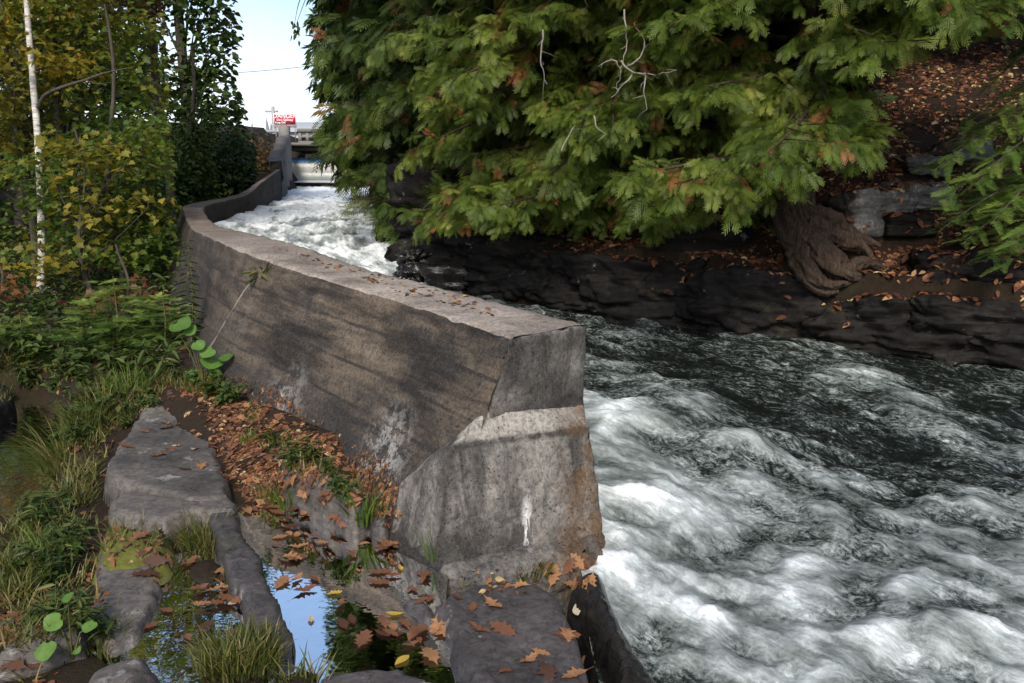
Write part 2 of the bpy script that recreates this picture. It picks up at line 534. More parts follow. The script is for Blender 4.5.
def flat(name, c, rough=.7, nscale=6, var=.35):
    M = Mat(name)
    nz = M.noise(M.pos(), nscale, 6, .65)
    c2 = M.mix(var, c, M.ramp(nz, [(.3, .45), (.65, 1.0)]), 'MULTIPLY')
    M.bsdf(c2, rough, M.bump(nz, .3, .02), .4)
    return M.m


MAT['bridge'] = flat('bridge_concrete', (.22, .205, .185), .9, 3)
MAT['bridge_dark'] = flat('dark_bridge_concrete', (.10, .088, .078), .9, 2)  # darker tone of the bridge concrete for girder and abutment
MAT['old_stone'] = flat('old_rubble_stone', (.12, .105, .09), .9, 3, .8)
MAT['steel'] = flat('galvanised_steel', (.42, .43, .44), .5)
MAT['sign_white'] = flat('sign_white', (.85, .85, .85), .5, 2, .05)
MAT['sign_red'] = flat('sign_red', (.62, .035, .05), .5, 2, .08)
MAT['moss'] = flat('moss', (.11, .11, .018), .95, 45, .9)
MAT['shed'] = flat('pale_roof', (.38, .39, .39), .7, 2, .1)
MAT['wood'] = flat('weathered_wood', (.16, .13, .11), .9, 3, .4)
MAT['cable'] = flat('black_cable', (.05, .05, .055), .6)

# ------------------------------------------------------------------ the wall's line (inner crest | outer crest)
IN_ = [(583.5, 323.5, 4.10), (520.6, 306.6, 4.48), (467, 291, 4.92), (420, 280.5, 5.3), (360, 266.5, 5.75), (302, 248, 6.5), (241, 232, 7.9),
       (216, 223.7, 9.3), (204, 210, 11.5), (211.5, 203.7, 13.2), (247, 194.5, 16), (262, 182, 18.5), (277.5, 171.3, 22), (281, 169, 23.5)]
OUT_ = [(513, 337, 3.75), (455, 319.5, 4.15), (405, 304.7, 4.6), (362, 291.5, 5.0), (300, 270, 5.5), (240, 246.5, 6.2), (205, 233, 7.4),
        (191, 227, 8.9), (184.5, 211, 11.3), (189, 204.3, 13.2), (236, 195, 16.1), (257, 182.6, 18.6), (273.2, 171.6, 22), (276.5, 169, 23.5)]
IN = np.array([at(*q) for q in IN_])
OU = np.array([at(*q) for q in OUT_])
# both crests share one level at each station
zc = (IN[:, 2] + OU[:, 2]) / 2
IN[:, 2] = zc; OU[:, 2] = zc


def catmull(P, n):
    P = np.asarray(P, float)
    Q = np.vstack([2 * P[0] - P[1], P, 2 * P[-1] - P[-2]])
    out = []
    for i in range(len(P) - 1):
        p0, p1, p2, p3 = Q[i:i + 4]
        L = np.linalg.norm(p2 - p1)
        k = max(2, int(L / n))
        for t in np.linspace(0, 1, k, endpoint=False):
            out.append(.5 * (2 * p1 + (p2 - p0) * t + (2 * p0 - 5 * p1 + 4 * p2 - p3) * t * t + (3 * p1 - p0 - 3 * p2 + p3) * t ** 3))
    out.append(P[-1])
    return np.array(out)


both = catmull(np.hstack([IN, OU]), .035 * 1.4)
CI, CO = both[:, :3], both[:, 3:]
mid = (CI + CO) / 2
WS = np.concatenate([[0], np.cumsum(np.linalg.norm(np.diff(mid[:, :2], axis=0), axis=1))])
NRM = (CO - CI)[:, :2]
NRM /= np.linalg.norm(NRM, axis=1)[:, None]
FOOT = np.interp(WS, [0, 1.2, 3, 5.5, 8, 12, 20, 30], [.20, .24, .32, .52, .62, .75, 1.4, 2.2])     # ground level along the outer foot
GFOOT = np.interp(WS, [0, .45, 1.2, 2.2], [-.12, .02, .2, 9]); GFOOT = np.minimum(GFOOT, FOOT)
BAT = .36 * (1 - .55 * sstep(6, 14, WS))
BASE = CO[:, :2] + NRM * BAT[:, None]

# ------------------------------------------------------------------ stream edges
LEFT = np.array([(-13.1, 56, 3.2), (-13.1, 50.6, 3.2), (-13.1, 50, 1.8), (-13.0, 46, 1.55), (-7.9, 30, 1.5), (-6.1, 22, 1.27), (-5.0, 16, 1.16), (-4.2, 11.5, .98), (-3.2, 9.3, .72), (-2.4, 7.9, .52),
                 (-1.6, 6.4, .32), (-1.0, 5.6, .2), (-.3, 4.8, .1), (.12, 4.3, .0), (.45, 3.9, -.10), (.52, 3.3, -.18), (.64, 2.6, -.26), (.95, 1.8, -.34), (1.8, .8, -.45), (3.5, -1, -.6)])
RIGHT = np.array([(-3, 56, 3.2), (-3, 50.6, 3.2), (-3, 50, 1.8), (-3.2, 46, 1.55), (-2.8, 30, 1.5), (-2.4, 22, 1.27), (-1.9, 16, 1.14), (-1.5, 12, .95), (-1.2, 10, .74), (-.7, 8.9, .56),
                  (.35, 8.15, .46), (1.0, 7.75, .42), (1.75, 7.3, .38), (2.5, 6.9, .33), (3.15, 6.6, .28), (4.0, 6.2, .22), (5.2, 5.5, .12), (7, 4.2, -.05), (9, 2.5, -.3), (12, 0, -.6)])
cc = catmull(np.hstack([LEFT, RIGHT])[2:], .02)
SL, SR = cc[:, :3], cc[:, 3:]


def polyline_dist(x, y, P, vals=None):
    """distance to polyline P (n,2), signed positive on its left; with vals the value carried at the foot point"""
    best = np.full(x.shape, 1e9); sg = np.zeros(x.shape); vv = np.zeros(x.shape)
    for i in range(len(P) - 1):
        a, b = P[i], P[i + 1]
        d = b - a
        L = d @ d + 1e-12
        t = np.clip(((x - a[0]) * d[0] + (y - a[1]) * d[1]) / L, 0, 1)
        qx, qy = a[0] + t * d[0], a[1] + t * d[1]
        dd = np.hypot(x - qx, y - qy)
        cr = d[0] * (y - a[1]) - d[1] * (x - a[0])
        up = dd < best
        best = np.where(up, dd, best); sg = np.where(up, np.sign(cr), sg)
        if vals is not None: vv = np.where(up, vals[i] + t * (vals[i + 1] - vals[i]), vv)
    return best, sg, vv


R2, L2 = RIGHT[::-1], LEFT
R_line, R_z = RIGHT[:, :2], RIGHT[:, 2]
W_line, W_z = BASE[::12], GFOOT[::12]

PUDDLE = [on(*q, 0.0) for q in [(234, 506), (296, 502), (352, 535), (392, 556), (432, 575), (428, 605), (446, 640), (430, 672), (330, 690), (284, 668), (264, 615), (244, 565)]]
PUDDLE2 = [on(*q, 0.0) for q in [(150, 566), (185, 556), (232, 552), (252, 590), (268, 618), (262, 660), (230, 684), (150, 676), (108, 640), (120, 610)]]
POND = [on(*q, -.10) for q in [(-160, 400), (0, 392), (40, 392), (56, 410), (50, 450), (42, 500), (20, 520), (-80, 520), (-220, 500)]]


def poly_sd(x, y, poly):
    """signed distance to polygon, positive inside"""
    P = np.array([(p[0], p[1]) for p in poly])
    d = np.full(x.shape, 1e9); ins = np.zeros(x.shape, bool)
    for i in range(len(P)):
        a, b = P[i], P[(i + 1) % len(P)]
        e = b - a
        t = np.clip(((x - a[0]) * e[0] + (y - a[1]) * e[1]) / (e @ e + 1e-12), 0, 1)
        d = np.minimum(d, np.hypot(x - a[0] - t * e[0], y - a[1] - t * e[1]))
        c = ((a[1] > y) != (b[1] > y)) & (x < (b[0] - a[0]) * (y - a[1]) / (b[1] - a[1] + 1e-12) + a[0])
        ins ^= c
    return np.where(ins, d, -d)


HUMPS = [(*on(240, 654, .03)[:2], .19, .04), (*on(300, 672, .03)[:2], .12, .03), (*on(205, 560, .03)[:2], .12, .03)]


def ground_h(x, y):
    x = np.asarray(x, float); y = np.asarray(y, float)
    # left bank
    left = np.interp(y, [-50, 2, 4.2, 6, 9, 14, 22, 34, 46, 60, 120, 400], [-.25, -.04, -.02, .07, .36, .6, 1.3, 2.7, 4.35, 4.4, 4.4, 6])
    left = left + .05 * np.clip(-x - 4, 0, 12) * sstep(8, 14, y) + .9 * sstep(14, 40, -x)
    dw, sw, zw = polyline_dist(x, y, W_line, W_z)
    left = np.maximum(left, zw - .38 * np.clip(dw - .05, 0, 9) + 0.0) * 1.0
    nz = .035 * fbm(x * 1.4, y * 1.4, 0, 4) + .25 * fbm(x * .12, y * .12, 3, 3) * sstep(9, 25, np.hypot(x, y))
    left = left + nz * np.interp(y, [3, 6], [.8, 1])
    near = (np.abs(x) < 9) & (y < 10) & (y > 0)
    if near.any():
        for poly, dep in ((PUDDLE, .13), (PUDDLE2, .09), (POND, .45)):
            s = poly_sd(x, y, poly)
            lim = -.10 if poly is POND else 0.0
            t = sstep(-.16, .12, s)
            left = np.where(s > -.16, left * (1 - t) + (lim - dep) * t, left)
    dl0, sl0, zl0 = polyline_dist(x, y, LEFT[:, :2], LEFT[:, 2])
    left = np.where((y < 4.7) & (x > -.6), np.minimum(left, zl0 - .30 + .42 * np.clip(dl0, 0, 3)), left)
    for hx, hy, hr, hz in HUMPS:
        left = np.maximum(left, hz - .13 * ((x - hx) ** 2 + (y - hy) ** 2) / hr ** 2)
    # right bank
    dr, sr, zr = polyline_dist(x, y, R_line, R_z)
    right = zr + .62 + .05 * np.clip(dr, 0, 1) + .62 * np.clip(dr - .55, 0, 9.5) + .2 * np.clip(dr - 10, 0, 60)
    right = right * sstep(0, .18, dr) + (zr - .6) * (1 - sstep(0, .18, dr))
    right = right + .09 * fbm(x * .9, y * .9, 5, 5) * sstep(.1, .6, dr)
    # which side of the channel
    dl, sl, zl = polyline_dist(x, y, L2[:, :2], L2[:, 2])
    is_right = sr > 0
    is_left = sl < 0
    bed = np.minimum(zr, zl) - .6
    bed = np.where(y > 50.3, 1.2, bed)
    h = np.where(is_right, right, np.where(is_left, left, bed))
    # low rocky lip between shelf and water below the wall's end
    far = sstep(70, 120, np.hypot(x, y))
    h = h * (1 - far) + 4.3 * far
    beyond = (y > 52) & (x > -3.5)
    h = np.where(beyond, np.maximum(np.minimum(h, 4.2), 3.35), h)
    return h


# polylines run upstream -> downstream: stream lies to the left of RIGHT's reverse; fix the signs once
_t = polyline_dist(np.array([6.0]), np.array([8.0]), R_line)[1][0]
if _t < 0:
    _pd = polyline_dist
    R_line = R_line[::-1].copy(); R_z = R_z[::-1].copy()
_t = polyline_dist(np.array([-8.0]), np.array([6.0]), L2[:, :2])[1][0]
if _t > 0:
    L2 = L2[::-1].copy()


def axis(fine0, fine1, step, far0, far1):
    a = list(np.arange(fine0, fine1, step))
    s, v = step, fine0
    lo = []
    while v > far0:
        s *= 1.13; v -= s; lo.append(v)
    s, v = step, a[-1]
    hi = []
    while v < far1:
        s *= 1.13; v += s; hi.append(v)
    return np.array(lo[::-1] + a + hi)


gx = axis(-4.2, 6.0, .05, -900, 900)
gy = axis(1.6, 11.0, .05, -60, 1500)
GX, GY = np.meshgrid(gx, gy)
GZ = ground_h(GX, GY)


def grid_faces(ny, nx):
    i = np.arange(ny - 1)[:, None] * nx + np.arange(nx - 1)[None, :]
    return np.stack([i, i + 1, i + nx + 1, i + nx], -1).reshape(-1, 4)


ground = link('ground', npmesh('ground', np.stack([GX, GY, GZ], -1).reshape(-1, 3), grid_faces(*GX.shape), True), MAT['soil'])
tag(ground, kind='structure')
SOLID = [ground]

# ------------------------------------------------------------------ stream
ctrl = [(600, 330, .42), (650, 320, .34), (620, 350, .40), (700, 340, .24), (680, 380, .14), (780, 340, .15), (740, 325, .2), (800, 370, .3), (760, 420, .08), (860, 390, .46), (900, 400, .5), (980, 385, .36), (720, 385, .12),
        (950, 430, .4), (1000, 450, .5), (900, 450, .24), (620, 395, .48), (650, 408, .42), (700, 425, .6), (760, 460, .66), (850, 475, .55), (640, 470, 1.0), (620, 450, .9), (650, 500, 1.0), (700, 490, .9), (780, 500, .72),
        (720, 550, .95), (800, 570, .8), (850, 560, .62), (900, 520, .52), (880, 600, .85), (960, 560, .66), (1000, 600, .75), (950, 640, .85), (800, 630, .85), (720, 620, .72), (660, 580, .85), (640, 555, .85),
        (700, 660, .5), (625, 600, .3), (660, 650, .3), (780, 670, .66), (900, 670, .85), (1000, 670, .75), (600, 305, .15), (750, 315, .05), (900, 365, .12), (1000, 380, .15), (840, 355, .08), (540, 300, .05)]
ctrl = [(on(x, y, .12 if y > 340 else .3)[0], on(x, y, .12 if y > 340 else .3)[1], f) for x, y, f in ctrl]
up_ = [(260, 215, .95), (300, 225, .7), (320, 218, .42), (345, 226, .42), (330, 205, .85), (310, 190, 1.1), (290, 200, .95), (360, 238, .9), (385, 225, .8), (372, 258, .8), (390, 258, .75), (420, 272, .7), (445, 280, .5), (500, 297, .1)]
for x, y, f in up_:
    q = on(x, y, np.interp(y, [190, 215, 258, 297], [1.5, 1.15, .85, .45]))
    ctrl.append((q[0], q[1], f))
ctrl.append((-8, 45, 1.2)); ctrl.append((-5, 30, 1.1))
ctrl = np.array(ctrl)

# resample rows: fine near, coarser upstream
arc = np.concatenate([[0], np.cumsum(np.linalg.norm(np.diff((SL + SR)[:, :2] / 2, axis=0), axis=1))])
ym = (SL[:, 1] + SR[:, 1]) / 2
dens = np.interp(ym, [-1, 7.5, 12, 50], [1 / .02, 1 / .02, 1 / .04, 1 / .10])
cum = np.concatenate([[0], np.cumsum(np.diff(arc) * (dens[1:] + dens[:-1]) / 2)])
rows = np.interp(np.arange(0, cum[-1]), cum, arc)
Lr = np.stack([np.interp(rows, arc, SL[:, k]) for k in range(3)], -1)
Rr = np.stack([np.interp(rows, arc, SR[:, k]) for k in range(3)], -1)
NT = 230
tt = np.linspace(-.06, 1.04, NT)
WXY = Lr[:, None, :] * (1 - tt)[None, :, None] + Rr[:, None, :] * tt[None, :, None]
wx, wy, wz = WXY[..., 0], WXY[..., 1], WXY[..., 2].copy()
wz = Lr[:, None, 2] * (1 - np.clip(tt, 0, 1)) + Rr[:, None, 2] * np.clip(tt, 0, 1)
U = rows[:, None] + 0 * tt[None, :]
Wd = np.linalg.norm((Rr - Lr)[:, :2], axis=1)[:, None]
# metric flow coordinates: along (u) and across (w)
uu, ww = U, (tt[None, :] - .5) * Wd
w2 = 1 / ((wx[..., None] - ctrl[:, 0]) ** 2 + (wy[..., None] - ctrl[:, 1]) ** 2 + .02) ** 1.6
base_foam = (w2 * ctrl[:, 2]).sum(-1) / w2.sum(-1)
del w2
n_big = fbm(uu * .75, ww * 1.15, 2.0, 3)
n_mid = fbm(uu * 2.1 + .6 * n_big, ww * 3.6, 8.0, 3)
n_fin = fbm(uu * 6.5, ww * 12, 4.0, 3)
rid = 1 - np.abs(fbm(uu * 1.25 + 4, ww * 1.9, 11.0, 3)) * 1.6
calm = sstep(.0, .35, base_foam)
edge = sstep(-.02, .05, tt)[None, :] * (1 - sstep(.97, 1.03, tt)[None, :])
amp = (.35 + .65 * calm) * (.55 + .45 * edge)
spk = 1 - np.abs(fbm(uu * 8.0, ww * 11.0, 21.0, 3)) * 2
disp = amp * (.062 * n_big + .04 * rid + .032 * n_mid + .015 * n_fin + .009 * spk * sstep(.4, 1.0, base_foam))
# the standing wave that heaps up just below the wall's end
hump = np.zeros_like(wx)
for (px, py, r, hgt) in [(650, 420, .55, .13), (735, 445, .5, .12), (830, 490, .5, .10), (930, 560, .45, .09), (640, 480, .5, .08), (700, 340, .8, .02)]:
    q = on(px, py, .12)
    hump += hgt * np.exp(-((wx - q[0]) ** 2 + (wy - q[1]) ** 2) / (2 * (r * .5) ** 2))
wz = wz + disp + hump - .02
foam = base_foam + .03 + .05 * sstep(.35, .8, base_foam) + .5 * sstep(7.5, 10, wy) + .34 * n_mid * calm + .26 * (rid - .6) + .2 * n_big - .06
stream_me = npmesh('stream', np.stack([wx, wy, wz], -1).reshape(-1, 3), grid_faces(*wx.shape)[:, ::-1], True, None, np.stack([uu, ww], -1).reshape(-1, 2), None, {'foam': foam.ravel()})
stream = tag(link('stream_water', stream_me, MAT['water']), kind='structure')

# water sheet over the weir under the bridge
yy = np.array([60, 52, 51, 50.75, 50.6, 50.48, 50.4, 50.33, 50.28, 50.2, 50.1, 49.6, 48.2])
zz = np.array([3.36, 3.36, 3.34, 3.30, 3.24, 3.12, 2.98, 2.8, 2.5, 2.25, 2.12, 2.04, 1.9])
xs = np.linspace(-13.05, -2.8, 60)
VX, VY = np.meshgrid(xs, yy)
VZ = np.repeat(zz[:, None], 60, 1) + .02 * fbm(VX * 1.5, VY * .3, 1, 3)
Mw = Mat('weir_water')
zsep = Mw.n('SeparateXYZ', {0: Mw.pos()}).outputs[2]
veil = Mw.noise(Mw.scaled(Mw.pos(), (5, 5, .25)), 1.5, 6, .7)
body = Mw.ramp(Mw.math('MULTIPLY_ADD', zsep, .6667, -1.2667), [(0, (.62, .65, .65)), (.07, (.5, .53, .53)), (.10, (.17, .20, .20)), (.16, (.22, .25, .23)), (.30, (.20, .21, .19)), (.70, (.23, .235, .21)), (.78, (.05, .11, .20)), (.92, (.04, .12, .30)), (.97, (.6, .64, .66))])  # blue band at the lip: sky reflection painted into the colour
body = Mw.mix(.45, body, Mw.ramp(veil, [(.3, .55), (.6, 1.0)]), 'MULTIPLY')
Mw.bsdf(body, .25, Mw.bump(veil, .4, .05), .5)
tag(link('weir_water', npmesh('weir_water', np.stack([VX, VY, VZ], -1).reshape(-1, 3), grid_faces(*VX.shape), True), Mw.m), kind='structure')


# pools
def flat_poly(name, poly, z, m, grow=.12):
    c = np.mean([(p[0], p[1]) for p in poly], axis=0)
    V = []
    for p in poly:
        d = np.array((p[0], p[1])) - c
        V.append((*(c + d * (1 + grow)), z))
    return tag(link(name, npmesh(name, V, np.arange(len(V))[None, :]), m), kind='structure')


flat_poly('puddle_water', PUDDLE, -.012, MAT['pool'], .18)
flat_poly('puddle_water', PUDDLE2, -.022, MAT['pool'], .18)
flat_poly('pond_water', POND, -.16, MAT['pond'], .12)

# ------------------------------------------------------------------ the concrete wall
K = len(WS)
ring, uvs, mat_of = [], [], []
zi = np.interp(CI[:, 1], [4, 6, 9, 12, 22, 30], [-.5, -.3, .2, .5, .8, 1.0])
prof = []
nA, nT, nB = 30, 9, 12
for a in np.linspace(0, 1, nA):            # battered outer face, bottom to crest
    e = 1 - a
    prof.append(('o', a, e))
for a in np.linspace(0, 1, nT)[0:]:        # top
    prof.append(('t', a, 0))
for a in np.linspace(0, 1, nB):            # inner face going down
    prof.append(('i', a, 0))
cols = []
uvc = []
for kind, a, e in prof:
    if kind == 'o':
        zb = FOOT - .35
        z = zb + (CO[:, 2] - .012 - zb) * a
        frac = (CO[:, 2] - z) / (CO[:, 2] - FOOT)
        xy = CO[:, :2] + NRM * (BAT * frac + .004)[:, None]
        v = CO[:, 2] - z
    elif kind == 't':
        q = .012 + a * .976
        xy = CO[:, :2] * (1 - q) + CI[:, :2] * q
        z = CO[:, 2] + 0 * WS
        v = -.05 - a * .4
    else:
        xy = CI[:, :2] + NRM * -.003
        z = (CI[:, 2] - .012) * (1 - a) + zi * a
        v = CI[:, 2] - z
    cols.append(np.column_stack([xy, z]))
    uvc.append(np.column_stack([WS, np.broadcast_to(v, WS.shape)]))
Wv = np.stack(cols, 1)
Wu = np.stack(uvc, 1)
nz = fbm(Wv[..., 0] * 6, Wv[..., 1] * 6, Wv[..., 2] * 6, 4)
nb = fbm(Wv[..., 0] * 1.3, Wv[..., 1] * 1.3, Wv[..., 2] * 1.3, 2)
push = (.010 * nz + .012 * nb)
groove = np.zeros_like(push)
for i, (kind, a, e) in enumerate(prof):
    if kind != 't':
        Wv[:, i, :2] += NRM * push[:, i:i + 1] * (1 if kind == 'o' else -1)
    else:
        Wv[:, i, 2] += .5 * push[:, i] - .01 * np.abs(fbm(Wv[:, i, 0] * 9, Wv[:, i, 1] * 9, 2.2, 3)) * (1 if a in (0, 1) else .4)
crest_chip = .018 * np.clip(fbm(WS * 5, WS * 0 + 3, 0, 3), 0, 1)
Wv[:, nA - 1, 2] -= crest_chip
Wv[:, nA, 2] -= crest_chip * .5
np_, = [Wv.shape[1]]
F = grid_faces(K, np_)
colid = np.tile(np.arange(np_ - 1), K - 1)
mi = np.where((colid >= nA - 1) & (colid < nA + nT - 1), 1, 0)
pale_xyz = at(397, 462, 4.15)
pale2 = at(300, 400, 5.1)
dP = np.linalg.norm((Wv - np.array(pale_xyz)) * (1, 1, .9), axis=-1)
pale = (1 - sstep(.10, .34, dP)) + .75 * (1 - sstep(.05, .3, np.linalg.norm(Wv - np.array(pale2), axis=-1))) + .5 * (1 - sstep(.05, .35, np.linalg.norm(Wv - np.array(at(270, 330, 5.9)), axis=-1)))
flatV = Wv.reshape(-1, 3)
spill_wall = empty('concrete_wall', (float(mid[0, 0]), float(mid[0, 1]), 0.0), 'long curving weathered concrete wall beside the rapids, ending in a blunt grey pier', 'wall')
org = np.array(spill_wall.location)
body = link('wall_body', npmesh('wall_body', flatV - org, F, True, None, Wu.reshape(-1, 2), mi, {'pale': np.clip(pale, 0, 1).ravel(), 'dark': 0 * pale.ravel()}), [MAT['conc_side'], MAT['conc_top']], spill_wall)


def fine_solid(bm, size, rounds=7):
    for _ in range(rounds):
        bmesh.ops.triangulate(bm, faces=bm.faces[:])
        es = [e for e in bm.edges if e.calc_length() > size]
        if not es: break
        bmesh.ops.subdivide_edges(bm, edges=es, cuts=1)
    bmesh.ops.triangulate(bm, faces=bm.faces[:])


def hull_part(name, pts, m, parent, bevel=.02, size=.04, noise=.008, attrs=None, chips=0.0):
    bm = bmesh.new()
    for p in pts: bm.verts.new(Vector(p))
    r = bmesh.ops.convex_hull(bm, input=bm.verts[:])
    bmesh.ops.delete(bm, geom=[v for v in bm.verts if not v.link_faces], context='VERTS')
    bmesh.ops.dissolve_limit(bm, angle_limit=.02, verts=bm.verts[:], edges=bm.edges[:])
    if bevel: bmesh.ops.bevel(bm, geom=bm.edges[:], offset=bevel, segments=2, affect='EDGES', profile=.6, clamp_overlap=True)
    fine_solid(bm, size)
    bm.normal_update()
    co = np.array([v.co[:] for v in bm.verts]); no = np.array([v.normal[:] for v in bm.verts])
    d = noise * fbm(co[:, 0] * 9, co[:, 1] * 9, co[:, 2] * 9, 5) + noise * 1.6 * fbm(co[:, 0] * 2.2, co[:, 1] * 2.2, co[:, 2] * 2.2, 2)
    if chips: d -= chips * np.clip(fbm(co[:, 0] * 14, co[:, 1] * 14, co[:, 2] * 14, 3) - .25, 0, 1)
    co = co + no * d[:, None]
    fs = np.array([[v.index for v in f.verts] for f in bm.faces])
    bm.free()
    me = npmesh(name, co - org if parent is spill_wall else co, fs, True, None, None, None, {k: fn(co) for k, fn in (attrs or {}).items()})
    return link(name, me, m, parent)


def low(p, z): return Vector((p[0], p[1], z))


A1, A2 = at(489, 410, 3.68), at(581, 398, 4.07)
B1, B2 = at(450, 447, 3.50), at(591, 428, 3.92)
C1, C2 = at(438, 566, 3.42), at(605, 540, 3.84)
D1, D2 = at(398, 484, 3.82), at(391, 532, 3.76)
back = Vector((-.20, .40, 0))


def dist_attr(p, r0, r1): return lambda co: 1 - sstep(r0, r1, np.linalg.norm(co - np.array(p), axis=1))


rust_at = lambda co: np.clip(sstep(.16, .30, co[:, 0] - .18 * (co[:, 1] - 3.8)) * .9 + .8 * (1 - sstep(.02, .14, co[:, 2] + .05)) * sstep(0, .3, co[:, 0]), 0, 1)
drip_p = at(527, 525, 3.62)
drip_at = lambda co: (1 - sstep(.006, .03, np.abs(co[:, 0] - drip_p[0]))) * (1 - sstep(.03, .17, np.abs(co[:, 2] - drip_p[2])))
zero = lambda co: np.zeros(len(co))
bline = lambda co: B1[2] + (B2[2] - B1[2]) * np.clip((co[:, 0] - B1[0]) / (B2[0] - B1[0]), 0, 1)
band_at = lambda co: sstep(.004, .02, co[:, 2] - bline(co)) * (co[:, 0] > B1[0] - .02)
seam_at = lambda co: (1 - sstep(.006, .022, np.abs(co[:, 2] - bline(co) + .004))) * (co[:, 0] > B1[0] - .03)
# upper block that caps the wall's end
tl, tr = Vector(OU[0]), Vector(IN[0])
tl.z = tr.z = float(zc[0])
bl = at(486, 409, 3.66); br = at(582, 398, 4.05)
wall_end = hull_part('wall_end', [tl + Vector((-.012, -.03, -.004)), tr + Vector((.012, -.03, -.004)), tl + Vector((-.12, .16, -.012)), tr + Vector((-.10, .18, -.012)), bl + Vector((.0, -.012, -.1)), br + Vector((.01, -.012, -.1)), bl + Vector((-.09, .13, -.1)), br + Vector((-.1, .2, -.1))],
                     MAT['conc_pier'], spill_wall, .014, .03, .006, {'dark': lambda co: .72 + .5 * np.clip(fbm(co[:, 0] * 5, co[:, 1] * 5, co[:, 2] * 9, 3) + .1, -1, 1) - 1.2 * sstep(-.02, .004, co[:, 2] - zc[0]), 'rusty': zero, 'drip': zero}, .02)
pier = hull_part('pier', [A1, A2, B1, B2, C1, C2, D1, D2, low(C1, -.3), low(C2, -.35), low(D2, -.3), A2 + back, B2 + back, C2 + back, low(C2 + back, -.5), A1 + Vector((.1, .4, 0)), D1 + Vector((.35, .3, 0)), low(D1 + Vector((.35, .3, 0)), -.3)],
                 MAT['conc_pier'], spill_wall, .010, .028, .007, {'dark': lambda co: np.clip(.15 * (co[:, 2] < bline(co)) + .75 * (1 - sstep(.0, .03, np.abs((co[:, 0] - C1[0]) - (co[:, 2] - C1[2]) * (B1[0] - C1[0]) / (B1[2] - C1[2])) - .0)) * (co[:, 2] < B1[2]) + .5 * (1 - sstep(.04, .2, co[:, 2])) * (co[:, 0] < .1), 0, 1), 'rusty': rust_at, 'drip': drip_at, 'band': band_at, 'seam': seam_at}, .022)
# crack of darker old joint along the band's lower edge and the toe plinth
toe = hull_part('toe', [at(436, 580, 3.36), at(560, 572, 3.5), at(608, 562, 3.72), at(614, 545, 3.92), at(438, 566, 3.43), at(590, 534, 3.76), at(606, 528, 3.95), low(at(436, 590, 3.36), -.25), low(at(560, 580, 3.5), -.3), low(at(610, 575, 3.72), -.35), low(at(616, 560, 3.95), -.4), low(at(560, 540, 4.1), -.3), at(560, 532, 4.0), low(at(612, 560, 4.25), -.4), at(606, 528, 4.2)],
                MAT['conc_pier'], spill_wall, .03, .035, .016, {'dark': lambda co: .25 + .6 * sstep(.1, .5, co[:, 0]), 'rusty': lambda co: sstep(.05, .35, co[:, 0]), 'drip': zero}, .03)
SOLID += [body, wall_end, pier, toe]

# joint strip of mortar across the outer face
jt = Geo()
kj = int(np.argmin(np.abs(WS - WS[np.argmin(np.linalg.norm(CO[:, :2] - np.array(at(276, 260, 5.85))[:2], axis=1))])))
pts = []
for a in np.linspace(-.02, 1.02, 14):
    kk = min(K - 1, kj + int(a * 14))
    z = CO[kk, 2] + (FOOT[kk] - CO[kk, 2]) * a
    xy = CO[kk, :2] + NRM[kk] * (BAT[kk] * a - .002)
    pts.append((xy[0], xy[1], z))
jt.tube(pts, [.007 + .005 * abs(math.sin(i * 2.1)) for i in range(14)], 6, bump=.6)
jo = link('mortar_joint', jt.mesh('mortar_joint', True), flat('joint_mortar', (.24, .21, .18), .95, 25, .6), spill_wall)
jo.data.transform(Matrix.Translation(-spill_wall.location))
spill_wall['kind'] = 'thing'


# ------------------------------------------------------------------ rocks of the shelf
def slab(outline, z0, thick, m, label, name='flat_rock', tilt=(0, 0), rough=.012, edge=.045, step=.016, cat='rock', group=None, dome=.0):
    """flat rock traced as ground points; top at z0 with rounded broken edges"""
    P = [on(x, y, z0) for x, y in outline]
    A = np.array([(p[0], p[1]) for p in P])
    c = A.mean(0)
    lo, hi = A.min(0) - .08, A.max(0) + .08
    st = max(step, (hi - lo).max() / 110)
    X, Y = np.meshgrid(np.arange(lo[0], hi[0], st), np.arange(lo[1], hi[1], st))
    sd = poly_sd(X, Y, P) + .022 * fbm(X * 6, Y * 6, z0 * 9, 5) + .012 * np.round(2 * fbm(X * 3, Y * 3, z0 * 5, 2)) / 2
    t = np.clip(sd / edge, -.4, 1)
    lay = np.round(2.2 * fbm(X * 1.5 + Y * .6, Y * .7, 7 + z0, 3)) / 2.2
    top = z0 + tilt[0] * (X - c[0]) + tilt[1] * (Y - c[1]) + rough * .5 * fbm(X * 3.2, Y * 3.2, z0, 5) + .005 * fbm(X * 19, Y * 19, 1, 4) + rough * .55 * lay + dome * np.clip(sd, 0, .3)
    q = np.clip(1 - t, 0, 1.4)
    Z = top - np.minimum(thick, thick * q ** 3.0)
    keep = sd > -.4 * edge
    idx = -np.ones(X.shape, int); idx[keep] = np.arange(keep.sum())
    f = grid_faces(*X.shape)
    fl = idx.ravel()[f]
    fl = fl[(fl >= 0).all(1)]
    V = np.stack([X, Y, Z], -1)[keep]
    V = V - np.array((c[0], c[1], 0))
    o = link(name, npmesh(name, V, fl, True), m, None, (c[0], c[1], 0))
    tag(o, label, cat, group)
    SOLID.append(o)
    return o


